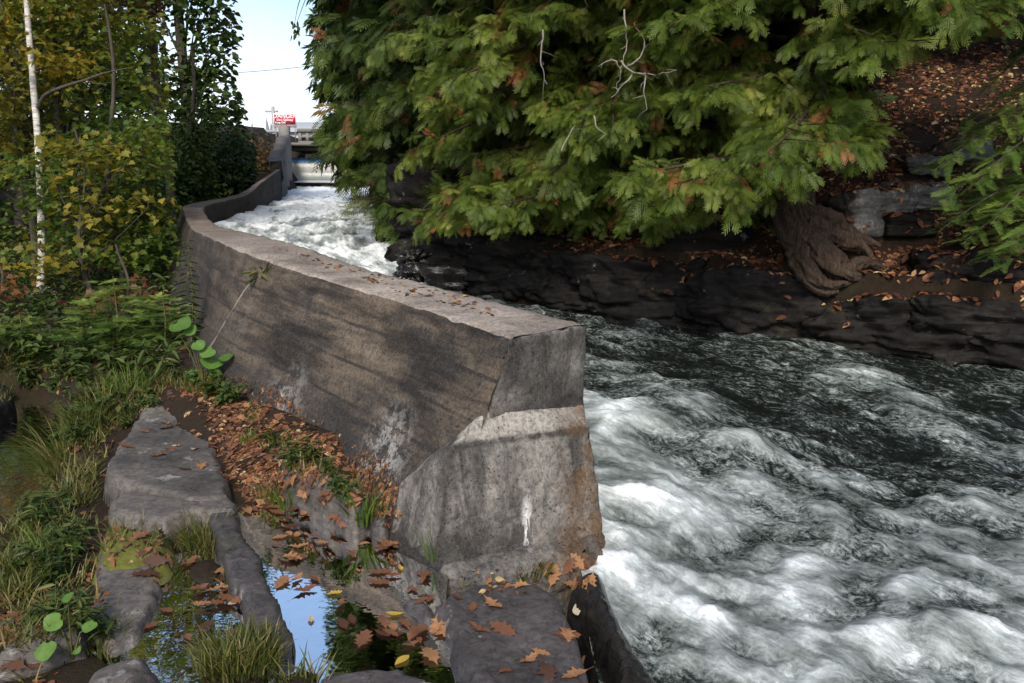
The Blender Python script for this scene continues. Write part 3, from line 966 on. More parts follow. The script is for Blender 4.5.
slab([(158, 386), (186, 382), (204, 400), (216, 430), (226, 455), (236, 489), (205, 494), (150, 489), (106, 474), (101, 460), (120, 438), (140, 410)], .15, .28, MAT['slab'],
     'large flat grey slab beside the leaf strip, running back to the undergrowth', tilt=(-.03, .02), rough=.018)
slab([(104, 502), (130, 487), (200, 490), (234, 493), (244, 512), (190, 512), (165, 522), (130, 519), (110, 514)], .10, .25, MAT['slab'], 'low grey stone just in front of the large flat slab, above the moss')
slab([(90, 552), (118, 546), (150, 552), (166, 580), (140, 628), (104, 645), (86, 625)], .03, .22, MAT['slab'], 'narrow grey stone below the moss cushion beside the small dark pool', tilt=(-.06, .03))
slab([(204, 494), (228, 489), (243, 520), (257, 548), (270, 580), (288, 612), (297, 634), (278, 648), (248, 610), (230, 580), (218, 548), (206, 518)], .07, .25, MAT['slab_wet'],
     'long thin dark rock ridge between the two pools', edge=.022, tilt=(0, .03))
slab([(222, 398), (242, 393), (278, 424), (312, 453), (345, 470), (372, 488), (352, 494), (318, 482), (280, 462), (244, 428)], .205, .32, MAT['slab'], 'sloping grey rock strip along the foot of the concrete wall', tilt=(.10, .06), edge=.075, step=.011)
slab([(440, 588), (480, 575), (540, 576), (566, 590), (584, 622), (596, 655), (606, 705), (474, 705), (450, 668), (436, 626), (424, 606)], .055, .3, MAT['slab_wet'], 'broad dark flat rock in front of the concrete pier strewn with oak leaves', edge=.08, rough=.016, tilt=(-.04, .0))
slab([(48, 700), (74, 664), (110, 649), (156, 645), (170, 660), (162, 705)], .09, .25, MAT['slab'], 'rounded grey boulder top at the lower edge below the small pool', edge=.12)
slab([(-30, 625), (20, 612), (60, 600), (96, 602), (86, 630), (40, 648), (-30, 662)], .07, .2, MAT['slab'], 'low grey stone under a big brown oak leaf beside the weeds')
slab([(316, 676), (345, 666), (402, 662), (448, 684), (462, 720), (296, 730)], .055, .2, MAT['slab_wet'], 'dark stone on the near side of the blue reflecting pool')
slab([(396, 600), (426, 592), (440, 604), (446, 622), (420, 622)], .015, .2, MAT['slab_wet'], 'small dark stone at the pool edge beside the broad flat rock', edge=.05)
slab([(560, 578), (586, 570), (614, 562), (628, 596), (650, 632), (690, 668), (730, 720), (604, 730), (594, 655), (580, 612)], -.035, .6, MAT['wet_black'], 'black wet rock sloping from the pier into the rapids', tilt=(-.30, .05), edge=.14, rough=.03)
slab([(345, 478), (372, 486), (398, 505), (392, 532), (368, 520), (350, 500)], .085, .3, MAT['slab_wet'], 'dark stone wedged between wall foot and pier')
slab([(-40, 378), (10, 384), (16, 400), (-4, 412), (-40, 410)], -.02, .3, MAT['ledge'], 'dark rock at the back edge of the pond')

# ------------------------------------------------------------------ rocks of the right bank
GT = None


def boulder(name, c, size, rz, m, label, seed, sub=38, noise=.12, tilt=(0, 0), power=5.0):
    """angular block: superellipsoid with layered, broken faces"""
    n = sub
    bm = bmesh.new()
    bmesh.ops.create_cube(bm, size=2)
    bmesh.ops.subdivide_edges(bm, edges=bm.edges[:], cuts=n, use_grid_fill=True)
    v = np.array([q.co[:] for q in bm.verts])
    fs = np.array([[q.index for q in f.verts] for f in bm.faces])
    bm.free()
    power = power + 3
    r = (np.abs(v) ** power).sum(1) ** (1 / power)
    v = v / r[:, None]
    s = np.array(size) / 2
    p = v * s + seed * 3.7
    d = noise * fbm(p[:, 0] * 1.6, p[:, 1] * 1.6, p[:, 2] * 2.6, 4) + noise * .5 * np.round(1.5 * fbm(p[:, 0] * .8, p[:, 1] * .8, p[:, 2] * 5.0, 2)) / 1.5 + noise * .30 * np.round(1.6 * fbm(p[:, 0] * 3.4, p[:, 1] * 3.4, p[:, 2] * 7.5, 2)) / 1.6 + noise * .14 * fbm(p[:, 0] * 11, p[:, 1] * 11, p[:, 2] * 15, 3)
    cell = np.floor(p * np.array([2.6, 2.6, 6.0]) + .5 * fbm(p[:, 0] * 2, p[:, 1] * 2, p[:, 2] * 2, 2)[:, None])
    d = d + noise * .8 * np.clip(fbm(cell[:, 0] * .77 + .3, cell[:, 1] * .77 + .3, cell[:, 2] * .77 + .3, 1), -1, .4)
    v = v * (s + d[:, None] * np.array([1, 1, .55]))
    o = link(name, npmesh(name, v, fs, False), m, None, c)
    o.rotation_euler = (tilt[0], tilt[1], rz)
    tag(o, label, 'rock')
    SOLID.append(o)
    return o


def bank(px, py, Y):  # point on the bank in view
    return at(px, py, Y)


# ledges along the water: centre on the R line, facing the stream
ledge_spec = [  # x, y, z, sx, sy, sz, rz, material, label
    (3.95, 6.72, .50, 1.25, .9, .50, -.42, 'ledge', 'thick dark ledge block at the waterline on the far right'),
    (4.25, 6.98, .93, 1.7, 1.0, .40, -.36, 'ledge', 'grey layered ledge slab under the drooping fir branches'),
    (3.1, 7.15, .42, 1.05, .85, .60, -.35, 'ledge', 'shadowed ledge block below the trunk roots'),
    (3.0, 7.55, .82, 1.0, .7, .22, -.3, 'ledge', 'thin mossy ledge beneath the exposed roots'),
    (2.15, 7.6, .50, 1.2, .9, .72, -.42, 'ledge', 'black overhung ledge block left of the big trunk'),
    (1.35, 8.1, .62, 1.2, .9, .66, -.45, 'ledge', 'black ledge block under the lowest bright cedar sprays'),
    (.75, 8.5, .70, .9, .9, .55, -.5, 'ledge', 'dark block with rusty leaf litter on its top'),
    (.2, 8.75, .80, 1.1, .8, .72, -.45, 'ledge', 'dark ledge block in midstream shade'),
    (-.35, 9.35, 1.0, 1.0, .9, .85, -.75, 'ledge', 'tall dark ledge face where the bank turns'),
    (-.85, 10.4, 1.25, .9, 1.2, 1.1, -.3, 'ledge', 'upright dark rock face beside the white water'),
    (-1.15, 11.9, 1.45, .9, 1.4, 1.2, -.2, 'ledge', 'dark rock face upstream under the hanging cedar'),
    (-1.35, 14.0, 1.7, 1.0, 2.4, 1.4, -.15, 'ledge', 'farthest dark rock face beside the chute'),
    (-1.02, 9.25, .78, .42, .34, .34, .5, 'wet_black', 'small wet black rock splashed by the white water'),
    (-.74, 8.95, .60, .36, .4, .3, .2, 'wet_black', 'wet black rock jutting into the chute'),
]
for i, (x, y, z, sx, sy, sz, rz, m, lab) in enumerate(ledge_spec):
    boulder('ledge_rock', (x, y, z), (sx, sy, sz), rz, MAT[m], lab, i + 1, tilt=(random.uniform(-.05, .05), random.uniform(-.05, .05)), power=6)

_me = ground.data
_v = np.empty(len(_me.vertices) * 3, np.float32); _me.vertices.foreach_get('co', _v)
GB = BVHTree.FromPolygons(_v.reshape(-1, 3).tolist(), [tuple(p.vertices) for p in _me.polygons])
for i, (px, py, Y, s, rz, lab, m) in enumerate([
    (917, 197, 8.6, (.52, .4, .26), .1, 'flat pale grey stone resting on the stacked stones', 'ledge_grey'),
    (926, 167, 9.1, (.46, .4, .22), -.2, 'tilted grey stone set in the brown slope above the flat one', 'ledge_grey'),
    (963, 151, 9.5, (.45, .4, .24), .3, 'small grey stone highest on the brown slope', 'ledge_grey'),
    (872, 212, 8.5, (.62, .5, .42), .15, 'grey block behind the trunk left of the stacked stones', 'ledge_grey'),
    (905, 224, 8.5, (.42, .4, .22), -.1, 'small mottled stone under the flat pale stone', 'ledge'),
    (700, 235, 9.0, (.9, .6, .5), .1, 'dark grey rock half hidden behind the lowest cedar sprays', 'ledge'),
    (1003, 272, 7.5, (.8, .6, .2), -.2, 'rough ledge cap at the far right under fir sprays', 'ledge')]):
    d_ = Vector(ray(px, py)).normalized()
    h_ = GB.ray_cast(Vector((0, 0, EYE)), d_)[0]
    c = (h_ - d_ * .06) if h_ is not None and Y > 8 else at(px, py, Y)
    boulder('bank_stone', c, s, rz, MAT[m], lab, 31 + i, sub=20, noise=.05, power=5)

# moss cushion
mp = [(84, 556), (92, 522), (112, 514), (150, 520), (176, 524), (172, 548), (140, 560), (100, 564)]
moss = slab(mp, .095, .16, MAT['moss'], 'yellow green moss cushion over the stones by the small pool', name='moss_cushion', rough=.03, edge=.16, cat='moss')
mv = np.array([v.co[:] for v in moss.data.vertices])
mv[:, 2] += .012 * fbm(mv[:, 0] * 30, mv[:, 1] * 30, 0, 3)
moss.data.vertices.foreach_set('co', mv.ravel().astype(np.float32))

# ------------------------------------------------------------------ height look-up over everything solid
trees_bvh = []


def make_bvh():
    V, F, n = [], [], 0
    for o in SOLID:
        me = o.data
        v = np.empty(len(me.vertices) * 3, np.float32); me.vertices.foreach_get('co', v)
        M = np.array((Matrix.Translation(o.parent.location) if o.parent else Matrix.Identity(4)) @ Matrix.LocRotScale(o.location, o.rotation_euler, o.scale))
        v = v.reshape(-1, 3) @ M[:3, :3].T + M[:3, 3]
        V.append(v)
        F += [tuple(i + n for i in p.vertices) for p in me.polygons]
        n += len(v)
    return BVHTree.FromPolygons(np.concatenate(V).tolist(), F)


BVH = make_bvh()


def drop(x, y, z=30.0):
    h = BVH.ray_cast(Vector((x, y, z)), Vector((0, 0, -1)))
    return (h[0], h[1]) if h[0] is not None else (Vector((x, y, 0)), Vector((0, 0, 1)))


def hit(px, py):
    d = Vector(ray(px, py)).normalized()
    h = BVH.ray_cast(Vector((0, 0, EYE)), d)
    return (h[0], h[1]) if h[0] is not None else (None, None)


# ------------------------------------------------------------------ bridge, weir, sign and what stands behind them
BY = 50.0
bx0 = at(288, 150, BY)[0]
def bz(py, Y=BY): return at(300, py, Y)[2]
bridge = empty('road_bridge', (-8, BY, 3.3), 'grey concrete road bridge with openwork parapet crossing the channel above the weir', 'bridge')
BL = bridge.location
def bpart(name, g, m):
    me = g.mesh(name); me.transform(Matrix.Translation(-BL))
    return link(name, me, m, bridge)
g = Geo()
g.box((-5.0, BY + 3.2, (bz(150) + bz(144.5)) / 2), (16.4, 6.0, bz(144.5) - bz(150)))
bpart('girder', g, MAT['bridge_dark'])
g = Geo(); g.box((-5.0, BY - .05, bz(144.4)), (16.6, .7, .16)); bpart('deck_edge', g, MAT['bridge'])
# openwork parapet
g = Geo()
zb, zt = bz(143.4), bz(130.5)
g.box((-4.6, BY, zt), (15.3, .34, .20)); bpart('rail_cap', g, MAT['bridge'])
g = Geo()
hh = zt - zb - .2
g.box((-4.6, BY, zb + .06), (15.2, .26, .14))
g.box((-4.6, BY, zb + .10 + hh * .5), (15.2, .2, .1))
x = -12.1
while x < 2.8:
    g.box((x, BY, zb + .1 + hh / 2), (.17, .22, hh)); x += .42
g.box((-4.6, BY + .16, zb + .12 + hh * .2), (15.2, .06, .22))
bpart('parapet', g, MAT['bridge_dark'] if False else MAT['bridge'])
g = Geo(); g.box((-12.98, BY - .05, (zb + zt) / 2 + .1), (.5, .7, zt - zb + .34)); bpart('end_post', g, MAT['bridge'])
g = Geo(); g.box((-13.35, BY + 2.0, 2.0), (.7, 5.6, 3.7)); bpart('abutment', g, MAT['bridge_dark'])

# rubble wing wall that curves from the concrete wall up to the bridge
P_ = catmull([at(282, 175, 23.3), at(286, 160, 29), at(289.5, 150, 40), at(290.5, 150, 49.3)], .4)
tops = np.interp(np.linspace(0, 1, len(P_)), [0, .06, .25, .6, 1], [2.35, 2.62, 3.2, 3.85, 4.3])
V = []
nh = 12
for p, t in zip(P_, tops):
    for side in (0, 1):
        for k in range(nh):
            z = 0.6 + (t - .6) * (k / (nh - 1) if side == 0 else 1 - k / (nh - 1))
            V.append((p[0] - (.0 if side == 1 else .32), p[1], z))
V = np.array(V)
V += .10 * np.stack([fbm(V[:, 0] * 1.5, V[:, 1] * 1.5, V[:, 2] * 1.9 + k * 9, 3) for k in range(3)], -1)
tag(link('wing_wall', npmesh('wing_wall', V, [grid_faces(len(P_), nh * 2), np.arange(nh * 2)[None, :]], False), MAT['old_stone']), 'curved rubble stone wing wall between bridge end and concrete wall', 'wall', kind='thing')

# danger sign on two posts
sc_ = at(285, 120.5, 51.0)
sign = empty('danger_sign', sc_, 'red and white DANGER sign on posts at the bridge railing', 'sign')
SW, SH = 22.5 * 51 / 866, 13.6 * 51 / 866
def spart(name, g, m, par=sign): return link(name, g.mesh(name), m, par)
g = Geo(); g.box((0, 0, 0), (SW, .03, SH)); panel = spart('panel', g, MAT['sign_white'])
g = Geo(); g.box((0, -.018, .05), (SW * .93, .006, SH * .70)); spart('red_field', g, MAT['sign_red'], panel)
for sx in (-.42, .42):
    g = Geo(); g.box((sx * SW, .04, -.42), (.05, .05, 1.55)); spart('post', g, MAT['steel'])
for txt, size, zoff, al, xo in (('DANGER', .34, .15, 'CENTER', 0), ('Dam Spillway', .175, -.02, 'CENTER', 0), ('Keep Out', .15, -.165, 'LEFT', -SW * .43)):
    cu = bpy.data.curves.new('lettering', 'FONT')
    cu.body = txt; cu.size = size; cu.align_x = al; cu.extrude = .004; cu.offset = .003
    to = bpy.data.objects.new('tmp', cu); COL.objects.link(to)
    dg = bpy.context.evaluated_depsgraph_get()
    me = bpy.data.meshes.new_from_object(to.evaluated_get(dg))
    bpy.data.objects.remove(to)
    me.transform(Matrix.Translation((xo, -.028, zoff)) @ Matrix.Rotation(math.pi / 2, 4, 'X'))
    me.materials.clear()
    link('lettering', me, MAT['sign_white'], panel)

# guard rail on the road left of the bridge
gr = empty('guard_rail', at(256, 138, 52), 'grey steel guard rail along the road left of the bridge', 'guard rail')
g = Geo(); a0, a1 = at(205, 131.5, 52), at(277, 131.5, 52)
c_ = (a0 + a1) / 2 - gr.location
g.box(c_, ((a1 - a0).length, .08, .16)); link('rail', g.mesh('rail'), MAT['steel'], gr)
for k in range(4):
    g = Geo(); q = a0.lerp(a1, (k + .5) / 4) - gr.location; g.box((q[0], q[1] + .08, q[2] - .45), (.12, .1, 1.0)); link('post', g.mesh('post'), MAT['wood'], gr)

# pole and wire, spires, pale roof beyond
pl = empty('utility_pole', (*at(274, 130, 66)[:2], 3.3), 'pale utility pole with crossarm rising behind the red sign', 'utility pole')
h = at(274, 106.5, 66)[2] - 3.3
g = Geo(); g.tube([(0, 0, 0), (0, 0, h)], [.17, .12], 8); link('shaft', g.mesh('shaft', True), MAT['steel'], pl)
g = Geo(); g.box((-.1, 0, h - .35), (.95, .12, .14)); link('crossarm', g.mesh('crossarm'), MAT['steel'], pl)
g = Geo()
pa, pb = at(150, 77, 62), at(420, 50, 62)
g.tube([pa.lerp(pb, t) + Vector((0, 0, -.35 * math.sin(math.pi * t))) for t in np.linspace(0, 1, 16)], .021, 5)
tag(g.build('overhead_wire', MAT['cable']), 'thin dark overhead wire crossing the gap of sky between the trees', 'wire')
for px, py, wpx, lab in ((266.8, 117, 3.4, 'taller of the two thin grey spires left of the red sign'), (271.2, 122.2, 3.4, 'shorter of the two thin grey spires, next to the red sign')):
    t_ = at(px, py, 110); b_ = at(px + 1.2, 135, 110)
    g = Geo(); w_ = wpx * 110 / 860
    V = [(-w_ / 2, -.3, b_[2]), (w_ / 2 + .12, -.3, b_[2]), (w_ / 2 + .12, .3, b_[2]), (-w_ / 2, .3, b_[2]), (-.06, 0, t_[2])]
    g.add(np.array(V) - (0, 0, b_[2]), [(0, 1, 4), (1, 2, 4), (2, 3, 4), (3, 0, 4)])
    o = g.build('spire', flat('grey_metal', (.17, .19, .21), .7, 1, .2)); o.location = (t_[0], 110, b_[2])
    tag(o, lab, 'spire', 'thin spires beyond the bridge')
bl_ = at(304, 131, 95)
shed = empty('roadside_building', (bl_[0], 95, 3.4), 'low pale grey building with a shallow roof behind the bridge parapet', 'building')
zt_ = at(304, 124.5, 95)[2] - 3.4
g = Geo(); g.box((3.0, 0, zt_ * .4), (11, 6, zt_ * .8)); link('wall', g.mesh('wall'), MAT['shed'], shed)
g = Geo(); g.add([(-3, -3.4, zt_ * .8), (9, -3.4, zt_ * .8), (9, 3.4, zt_ * .8), (-3, 3.4, zt_ * .8), (-1.4, 0, zt_ * 1.05), (8, 0, zt_ * 1.05)], [(0, 1, 5, 4), (2, 3, 4, 5)])
g.add([(-3, -3.4, zt_ * .8), (-3, 3.4, zt_ * .8), (-1.4, 0, zt_ * 1.05)], [(0, 2, 1)])
link('roof', g.mesh('roof'), MAT['shed'], shed)

# ------------------------------------------------------------------ foliage building blocks
def frond(sub, wide=1.0):
    """one flat fan of scale foliage along +X (unit length): list of quads"""
    V, F = [], []
    def dia(p, d, L, w, z0=0.0):
        d = np.array(d) / np.linalg.norm(d)
        n = np.array((-d[1], d[0], 0))
        b = len(V)
        p = np.array(p)
        def zz(q): return (q[0], q[1], -.30 * q[0] ** 2 - .25 * abs(q[1]) ** 1.5 + z0)
        V.extend([zz(p), zz(p + d * L * .55 + n * w), zz(p + d * L), zz(p + d * L * .55 - n * w)])
        F.append((b, b + 3, b + 2, b + 1))
    rr = random.Random(3)
    dia((0, 0, 0), (1, 0, 0), 1.0, .02 * wide)
    k = 5 if sub else 6
    for i in range(k):
        t = .08 + .84 * i / k
        for s in (-1, 1):
            L = (.52 * math.sin(math.pi * (.18 + .72 * (1 - t)))) * rr.uniform(.7, 1.25) + .06
            a = math.radians(52 - 22 * t) * s
            d = (math.cos(a), math.sin(a), 0)
            p = (t, 0, 0)
            if not sub:
                dia(p, d, L, .06 * wide, rr.uniform(-.02, .02))
                continue
            dia(p, d, L, .02 * wide)
            for j in range(3):
                u = .25 + .25 * j
                for s2 in (-1, 1):
                    a2 = a + s2 * math.radians(38)
                    dia((t + d[0] * L * u, d[1] * L * u, 0), (math.cos(a2), math.sin(a2), 0), L * .5 * (1.15 - .55 * u), .026 * wide, rr.uniform(-.015, .015))
    return np.array(V), [np.array(F)]


FR_HI, FR_LO = frond(True), frond(False, 1.25)


def maple_leaf():
    out = [(0, 0), (.18, .10), (.10, .42), (.34, .30), (.46, .52), (.60, .26), (1.0, 0)]
    V = [(x, y, .10 * abs(y) - .16 * x * x) for x, y in out] + [(x, -y, .10 * abs(y) - .16 * x * x) for x, y in out[1:-1]]
    return np.array(V), [np.array([(0, 6, 5, 4, 3, 2, 1)]), np.array([(0, 7, 8, 9, 10, 11, 6)])]


def ovate_leaf(w=.26, droop=.25):
    out = [(0, 0), (.2, w * .8), (.45, w), (.75, w * .6), (1, 0)]
    V = [(x, y, .25 * abs(y) - droop * x * x) for x, y in out] + [(x, -y, .25 * abs(y) - droop * x * x) for x, y in out[1:-1]]
    return np.array(V), [np.array([(0, 4, 3, 2, 1)]), np.array([(0, 5, 6, 7, 4)])]


MAPLE, OVATE, ROUND, SLIM = maple_leaf(), ovate_leaf(), ovate_leaf(.42, .15), ovate_leaf(.13, .4)


def rand_unit(n):
    v = RNG.normal(size=(n, 3)); return v / np.linalg.norm(v, axis=1)[:, None]


LOWX = [-200, 296, 308, 314, 322, 334, 356, 384, 430, 470, 485, 520, 560, 600, 650, 690, 720, 760, 790, 802, 850, 868, 878, 884, 915, 960, 1024, 1400]
LOWY = [-9e3, -9e3, -100, 60, 150, 180, 208, 232, 240, 232, 240, 232, 222, 230, 240, 226, 215, 226, 220, 195, 198, 186, 164, 55, 50, 30, 20, 20]


def keep_right(p, jit=9):
    q = project(p)
    j = RNG.normal(0, jit, (len(q), 2))
    return q[:, 1] + np.abs(j[:, 1]) < np.interp(q[:, 0] - np.abs(j[:, 0]) * (q[:, 0] < 420), LOWX, LOWY)


GAPY = [-900, 0, 20, 58, 75, 95, 110, 130, 150, 200, 330]
GAPX = [236, 238, 241, 243, 231, 245, 248, 254, 256, 258, 258]


def keep_left(p, jit=6):
    q = project(p)
    p = np.asarray(p, float).reshape(-1, 3)
    wallx = np.interp(p[:, 1], CO[:, 1], CO[:, 0])
    clear = (p[:, 0] < wallx - .12) | (p[:, 1] > 31)
    return clear & (q[:, 0] + np.abs(RNG.normal(0, jit, len(q))) < np.interp(q[:, 1], GAPY, GAPX))


def ground_z(x, y): return drop(x, y)[0].z


# ------------------------------------------------------------------ cedars
def cedar(label, base, top, limbs, crown_mat, hi=True, spray=.2, trunk_r=.14, lean=(0, 0), keep=keep_right, dens=1.0, name='cedar_tree', droop=.35, flare=None, cat='tree', group=None, dead=6, twigs_seen=True):
    """limbs: list of (height, azimuth, length) ; sprays sit along the outer part of each limb"""
    bx, by = base
    z0 = ground_z(bx, by) - .1
    root = empty(name, (bx, by, z0), label, cat, group)
    T = Geo()
    hs = np.linspace(0, 1, 16)
    tp = np.stack([lean[0] * hs * (top - z0) + .06 * np.sin(hs * 7), lean[1] * hs * (top - z0) + .05 * np.cos(hs * 6), hs * (top - z0)], -1)
    if flare is not None:
        tp = np.vstack([flare, tp[2:]])
        rr = np.concatenate([np.linspace(trunk_r * 1.35, trunk_r, len(flare)), np.linspace(trunk_r, .02, len(tp) - len(flare))])
    else:
        rr = trunk_r * (1.25 - hs) + .015
    tpc = catmull(tp, .12)
    rc = np.interp(np.linspace(0, 1, len(tpc)), np.linspace(0, 1, len(tp)), rr)
    if flare is not None: rc = rc * (.62 + .30 * sstep(0, .25, tpc[:, 2] - tpc[0, 2]))
    T.tube(tpc, rc, 56 if flare is not None else 14, bump=.22)
    if flare is not None:
        V_ = T.V[-1].reshape(len(tpc), 56, 3)
        th = np.linspace(0, 2 * math.pi, 56, endpoint=False)
        fib = fbm(np.cos(th)[None, :] * 8 + .3 * tpc[:, 2:3], np.sin(th)[None, :] * 8 + .5 * np.sin(tpc[:, 2:3] * 3), tpc[:, 2:3] * .7, 4)
        T.V[-1] = (tpc[:, None, :] + (V_ - tpc[:, None, :]) * (1 + .13 * fib)[..., None]).reshape(-1, 3)
    C = Geo()
    O, D, S, R = [], [], [], []
    for (h, az, L) in limbs:
        t = min(.98, max(.02, (h - z0) / (top - z0)))
        p0 = np.array([np.interp(t, np.linspace(0, 1, len(tp)), tp[:, k]) for k in range(3)])
        p0[2] = h - z0
        d = np.array((math.sin(az), math.cos(az), 0))
        side = np.array((d[1], -d[0], 0))
        us = np.linspace(0, 1, 9)
        sag = droop * RNG.uniform(.6, 1.3) * L
        P = p0 + d * (us * L)[:, None] + side * (.09 * L * np.sin(us * 3 + RNG.uniform(0, 6)))[:, None] + np.array((0, 0, 1)) * (.16 * L * us - sag * us ** 2 * 1.1 + .22 * sag * us ** 5)[:, None]
        wP = P + np.array((bx, by, z0))
        ok = keep(wP, 2)
        if not ok[-3:].any(): continue
        if not ok[-1]:
            nlast = np.nonzero(ok)[0].max() + 1
            if nlast < 5: continue
            P, us = P[:nlast], us[:nlast]
        T.tube(P, np.linspace(.022 + .008 * L, .004, len(P)), 5)
        # secondary branchlets
        nb = int(L / .085 * dens)
        for i in range(nb):
            u = 1 - .78 * (i + RNG.uniform(0, 1)) / nb
            if u > us[-1]: u = us[-1] * RNG.uniform(.6, 1)
            q = np.array([np.interp(u, us, P[:, k]) for k in range(3)])
            sg = 1 if i % 2 else -1
            a = sg * RNG.uniform(.4, 1.15)
            bd = d * math.cos(a) + side * math.sin(a)
            bl = L * .30 * (1.15 - u) + RNG.uniform(.12, .30)
            dz = RNG.uniform(-.65, .12)
            bd = bd + np.array((0, 0, dz)); bd /= np.linalg.norm(bd)
            if i % 4 == 0: T.tube([q, q + bd * bl * .5, q + bd * bl], [.006, .004, .002], 3)
            n = max(2, int(bl / (spray * .36)))
            for j in range(n):
                f = (j + .6) / n
                o = q + bd * bl * f + np.array((0, 0, -.10 * bl * f * f))
                sg2 = 1 if j % 2 else -1
                a2 = sg2 * RNG.uniform(.25, .85) if j < n - 1 else 0
                c, s_ = math.cos(a2), math.sin(a2)
                dd = np.array((bd[0] * c - bd[1] * s_, bd[0] * s_ + bd[1] * c, bd[2] - RNG.uniform(0, .45)))
                O.append(o); D.append(dd); S.append(spray * RNG.uniform(.5, 1.45)); R.append((i * .37 + L) % 1)
    O = np.array(O); D = np.array(D); S = np.array(S)
    kp = keep(O + np.array((bx, by, z0)))
    O, D, S = O[kp], D[kp], S[kp]
    n = len(O)
    X, Y, Z = frames(D + RNG.normal(0, .28, (n, 3)), np.array([0, 0, 1.0]) + RNG.normal(0, .6, (n, 3)))
    cl = fbm(O[:, 0] * 2.1 + bx, O[:, 1] * 2.1, O[:, 2] * 2.1, 2)
    br = fbm(O[:, 0] * 3.3 + bx, O[:, 1] * 3.3 + 9, O[:, 2] * 3.3, 2)
    rnd = np.clip(.42 + .3 * cl + RNG.normal(0, .13, n), 0, .9)
    rnd = np.where((br > .5) & (RNG.random(n) < .4) | (RNG.random(n) < .012), RNG.uniform(.95, 1, n), rnd)
    TV, TF = FR_HI if hi else FR_LO
    # tips paler than the base of each spray
    r2 = rnd[:, None] + np.where(rnd < .91, .16, 0)[:, None] * (TV[:, 0] - .55)[None, :]
    r2 = np.where((rnd < .91)[:, None], np.clip(r2, 0, .91), rnd[:, None])
    C.stamp(TV, TF, O, X, Y, Z, S, r2)
    # bare dead twigs inside
    for i in range(dead):
        h, az, L = limbs[RNG.integers(len(limbs))]
        p = np.array((lean[0] * (h - z0), lean[1] * (h - z0), h - z0 - .1))
        d = np.array((math.sin(az), math.cos(az), RNG.uniform(-.35, .15)))
        LL = L * RNG.uniform(.4, .8)
        pts = [p + d * LL * u + np.array((0, 0, .08 * math.sin(5 * u + i))) for u in np.linspace(0, 1, 7)]
        if not keep(np.array(pts), 1).all() and not keep(np.array(pts) + np.array((bx, by, z0)), 1).all(): continue
        T.tube(pts, np.linspace(.010, .002, 7), 4, m=1)
        for k in range(3, 7):
            e = pts[k] + np.array(RNG.normal(0, .14, 3))
            T.tube([pts[k], (pts[k] + e) / 2 + RNG.normal(0, .02, 3), e], [.004, .003, .0012], 3, m=1)
    tr = T.build('trunk', [MAT['cedar_bark'], MAT['twig']], root, True)
    C.build('crown', MAT[crown_mat], root)
    return root


def limbs_for(n, z0, z1, L0, L1, az0, az1, seed):
    r = np.random.default_rng(seed)
    out = []
    for i in range(n):
        t = (i + r.uniform(0, 1)) / n
        out.append((z0 + (z1 - z0) * t, math.radians(r.uniform(az0, az1)), (L0 + (L1 - L0) * t) * r.uniform(.75, 1.15)))
    return out


# trunk seen leaning out of the bank with its flared, root-bound foot
foot_pts = [at(850, 300, 7.25), at(816, 258, 7.15), at(800, 235, 7.25), at(794, 205, 7.4)]
b1 = (2.55, 7.55)
zb1 = ground_z(*b1) - .1
flare = np.array([np.array(q) - np.array((b1[0], b1[1], zb1)) for q in foot_pts])
c1 = cedar('big cedar with the flared rooty trunk and bright yellow green sprays over the rapids', b1, 8.5,
           limbs_for(64, 1.75, 5.6, 1.7, 2.0, 120, 300, 21) + limbs_for(10, 2.4, 5.5, 1.5, 1.6, 60, 120, 22), 'cedar', spray=.10, trunk_r=.15, lean=(-.05, -.03), flare=flare, droop=.42, dead=8)
# roots spreading to the right over the ledge, part of the same tree
rt = Geo()
root_paths = [[(812, 240, 7.2), (838, 272, 7.0), (862, 262, 7.05), (884, 268, 7.1)], [(806, 225, 7.25), (836, 236, 7.2), (862, 246, 7.2), (872, 258, 7.15)], [(800, 235, 7.2), (806, 262, 7.0), (824, 284, 6.9), (852, 282, 6.95)],
              [(800, 215, 7.3), (830, 218, 7.3), (850, 232, 7.3), (880, 246, 7.3)], [(796, 240, 7.2), (798, 265, 7.05), (816, 290, 6.92), (838, 292, 6.92)], [(808, 240, 7.1), (826, 262, 6.95), (848, 275, 6.92), (868, 276, 7.0)]]
for i, pth in enumerate(root_paths):
    P = catmull([np.array(at(*q)) - np.array(c1.location) for q in pth], .03)
    rt.tube(P, np.linspace(.115 - .008 * i, .02, len(P)), 22, bump=.6)
rt.build('roots', MAT['cedar_bark'], c1, True)

c2 = cedar('broad cedar with drooping bright sprays and orange dead bits over midstream', (1.15, 8.9), 8.6,
           limbs_for(74, 1.35, 5.8, 1.9, 2.4, 130, 290, 31), 'cedar', spray=.10, trunk_r=.15, droop=.4, dead=8)
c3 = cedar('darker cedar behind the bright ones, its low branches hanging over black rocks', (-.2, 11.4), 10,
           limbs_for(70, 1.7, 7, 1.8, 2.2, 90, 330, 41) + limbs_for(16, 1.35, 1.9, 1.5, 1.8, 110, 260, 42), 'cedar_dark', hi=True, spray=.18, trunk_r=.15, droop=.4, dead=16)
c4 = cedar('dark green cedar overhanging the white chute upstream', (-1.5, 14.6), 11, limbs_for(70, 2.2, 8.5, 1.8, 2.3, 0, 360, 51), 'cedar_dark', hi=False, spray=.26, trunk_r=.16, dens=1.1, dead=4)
c5 = cedar('farthest cedar on the right bank, against the sky and bridge', (-3.1, 20), 14, limbs_for(80, 2.4, 11.5, 2.1, 2.6, 0, 360, 61), 'cedar_dark', hi=False, spray=.34, trunk_r=.18, dens=1.0, dead=2)
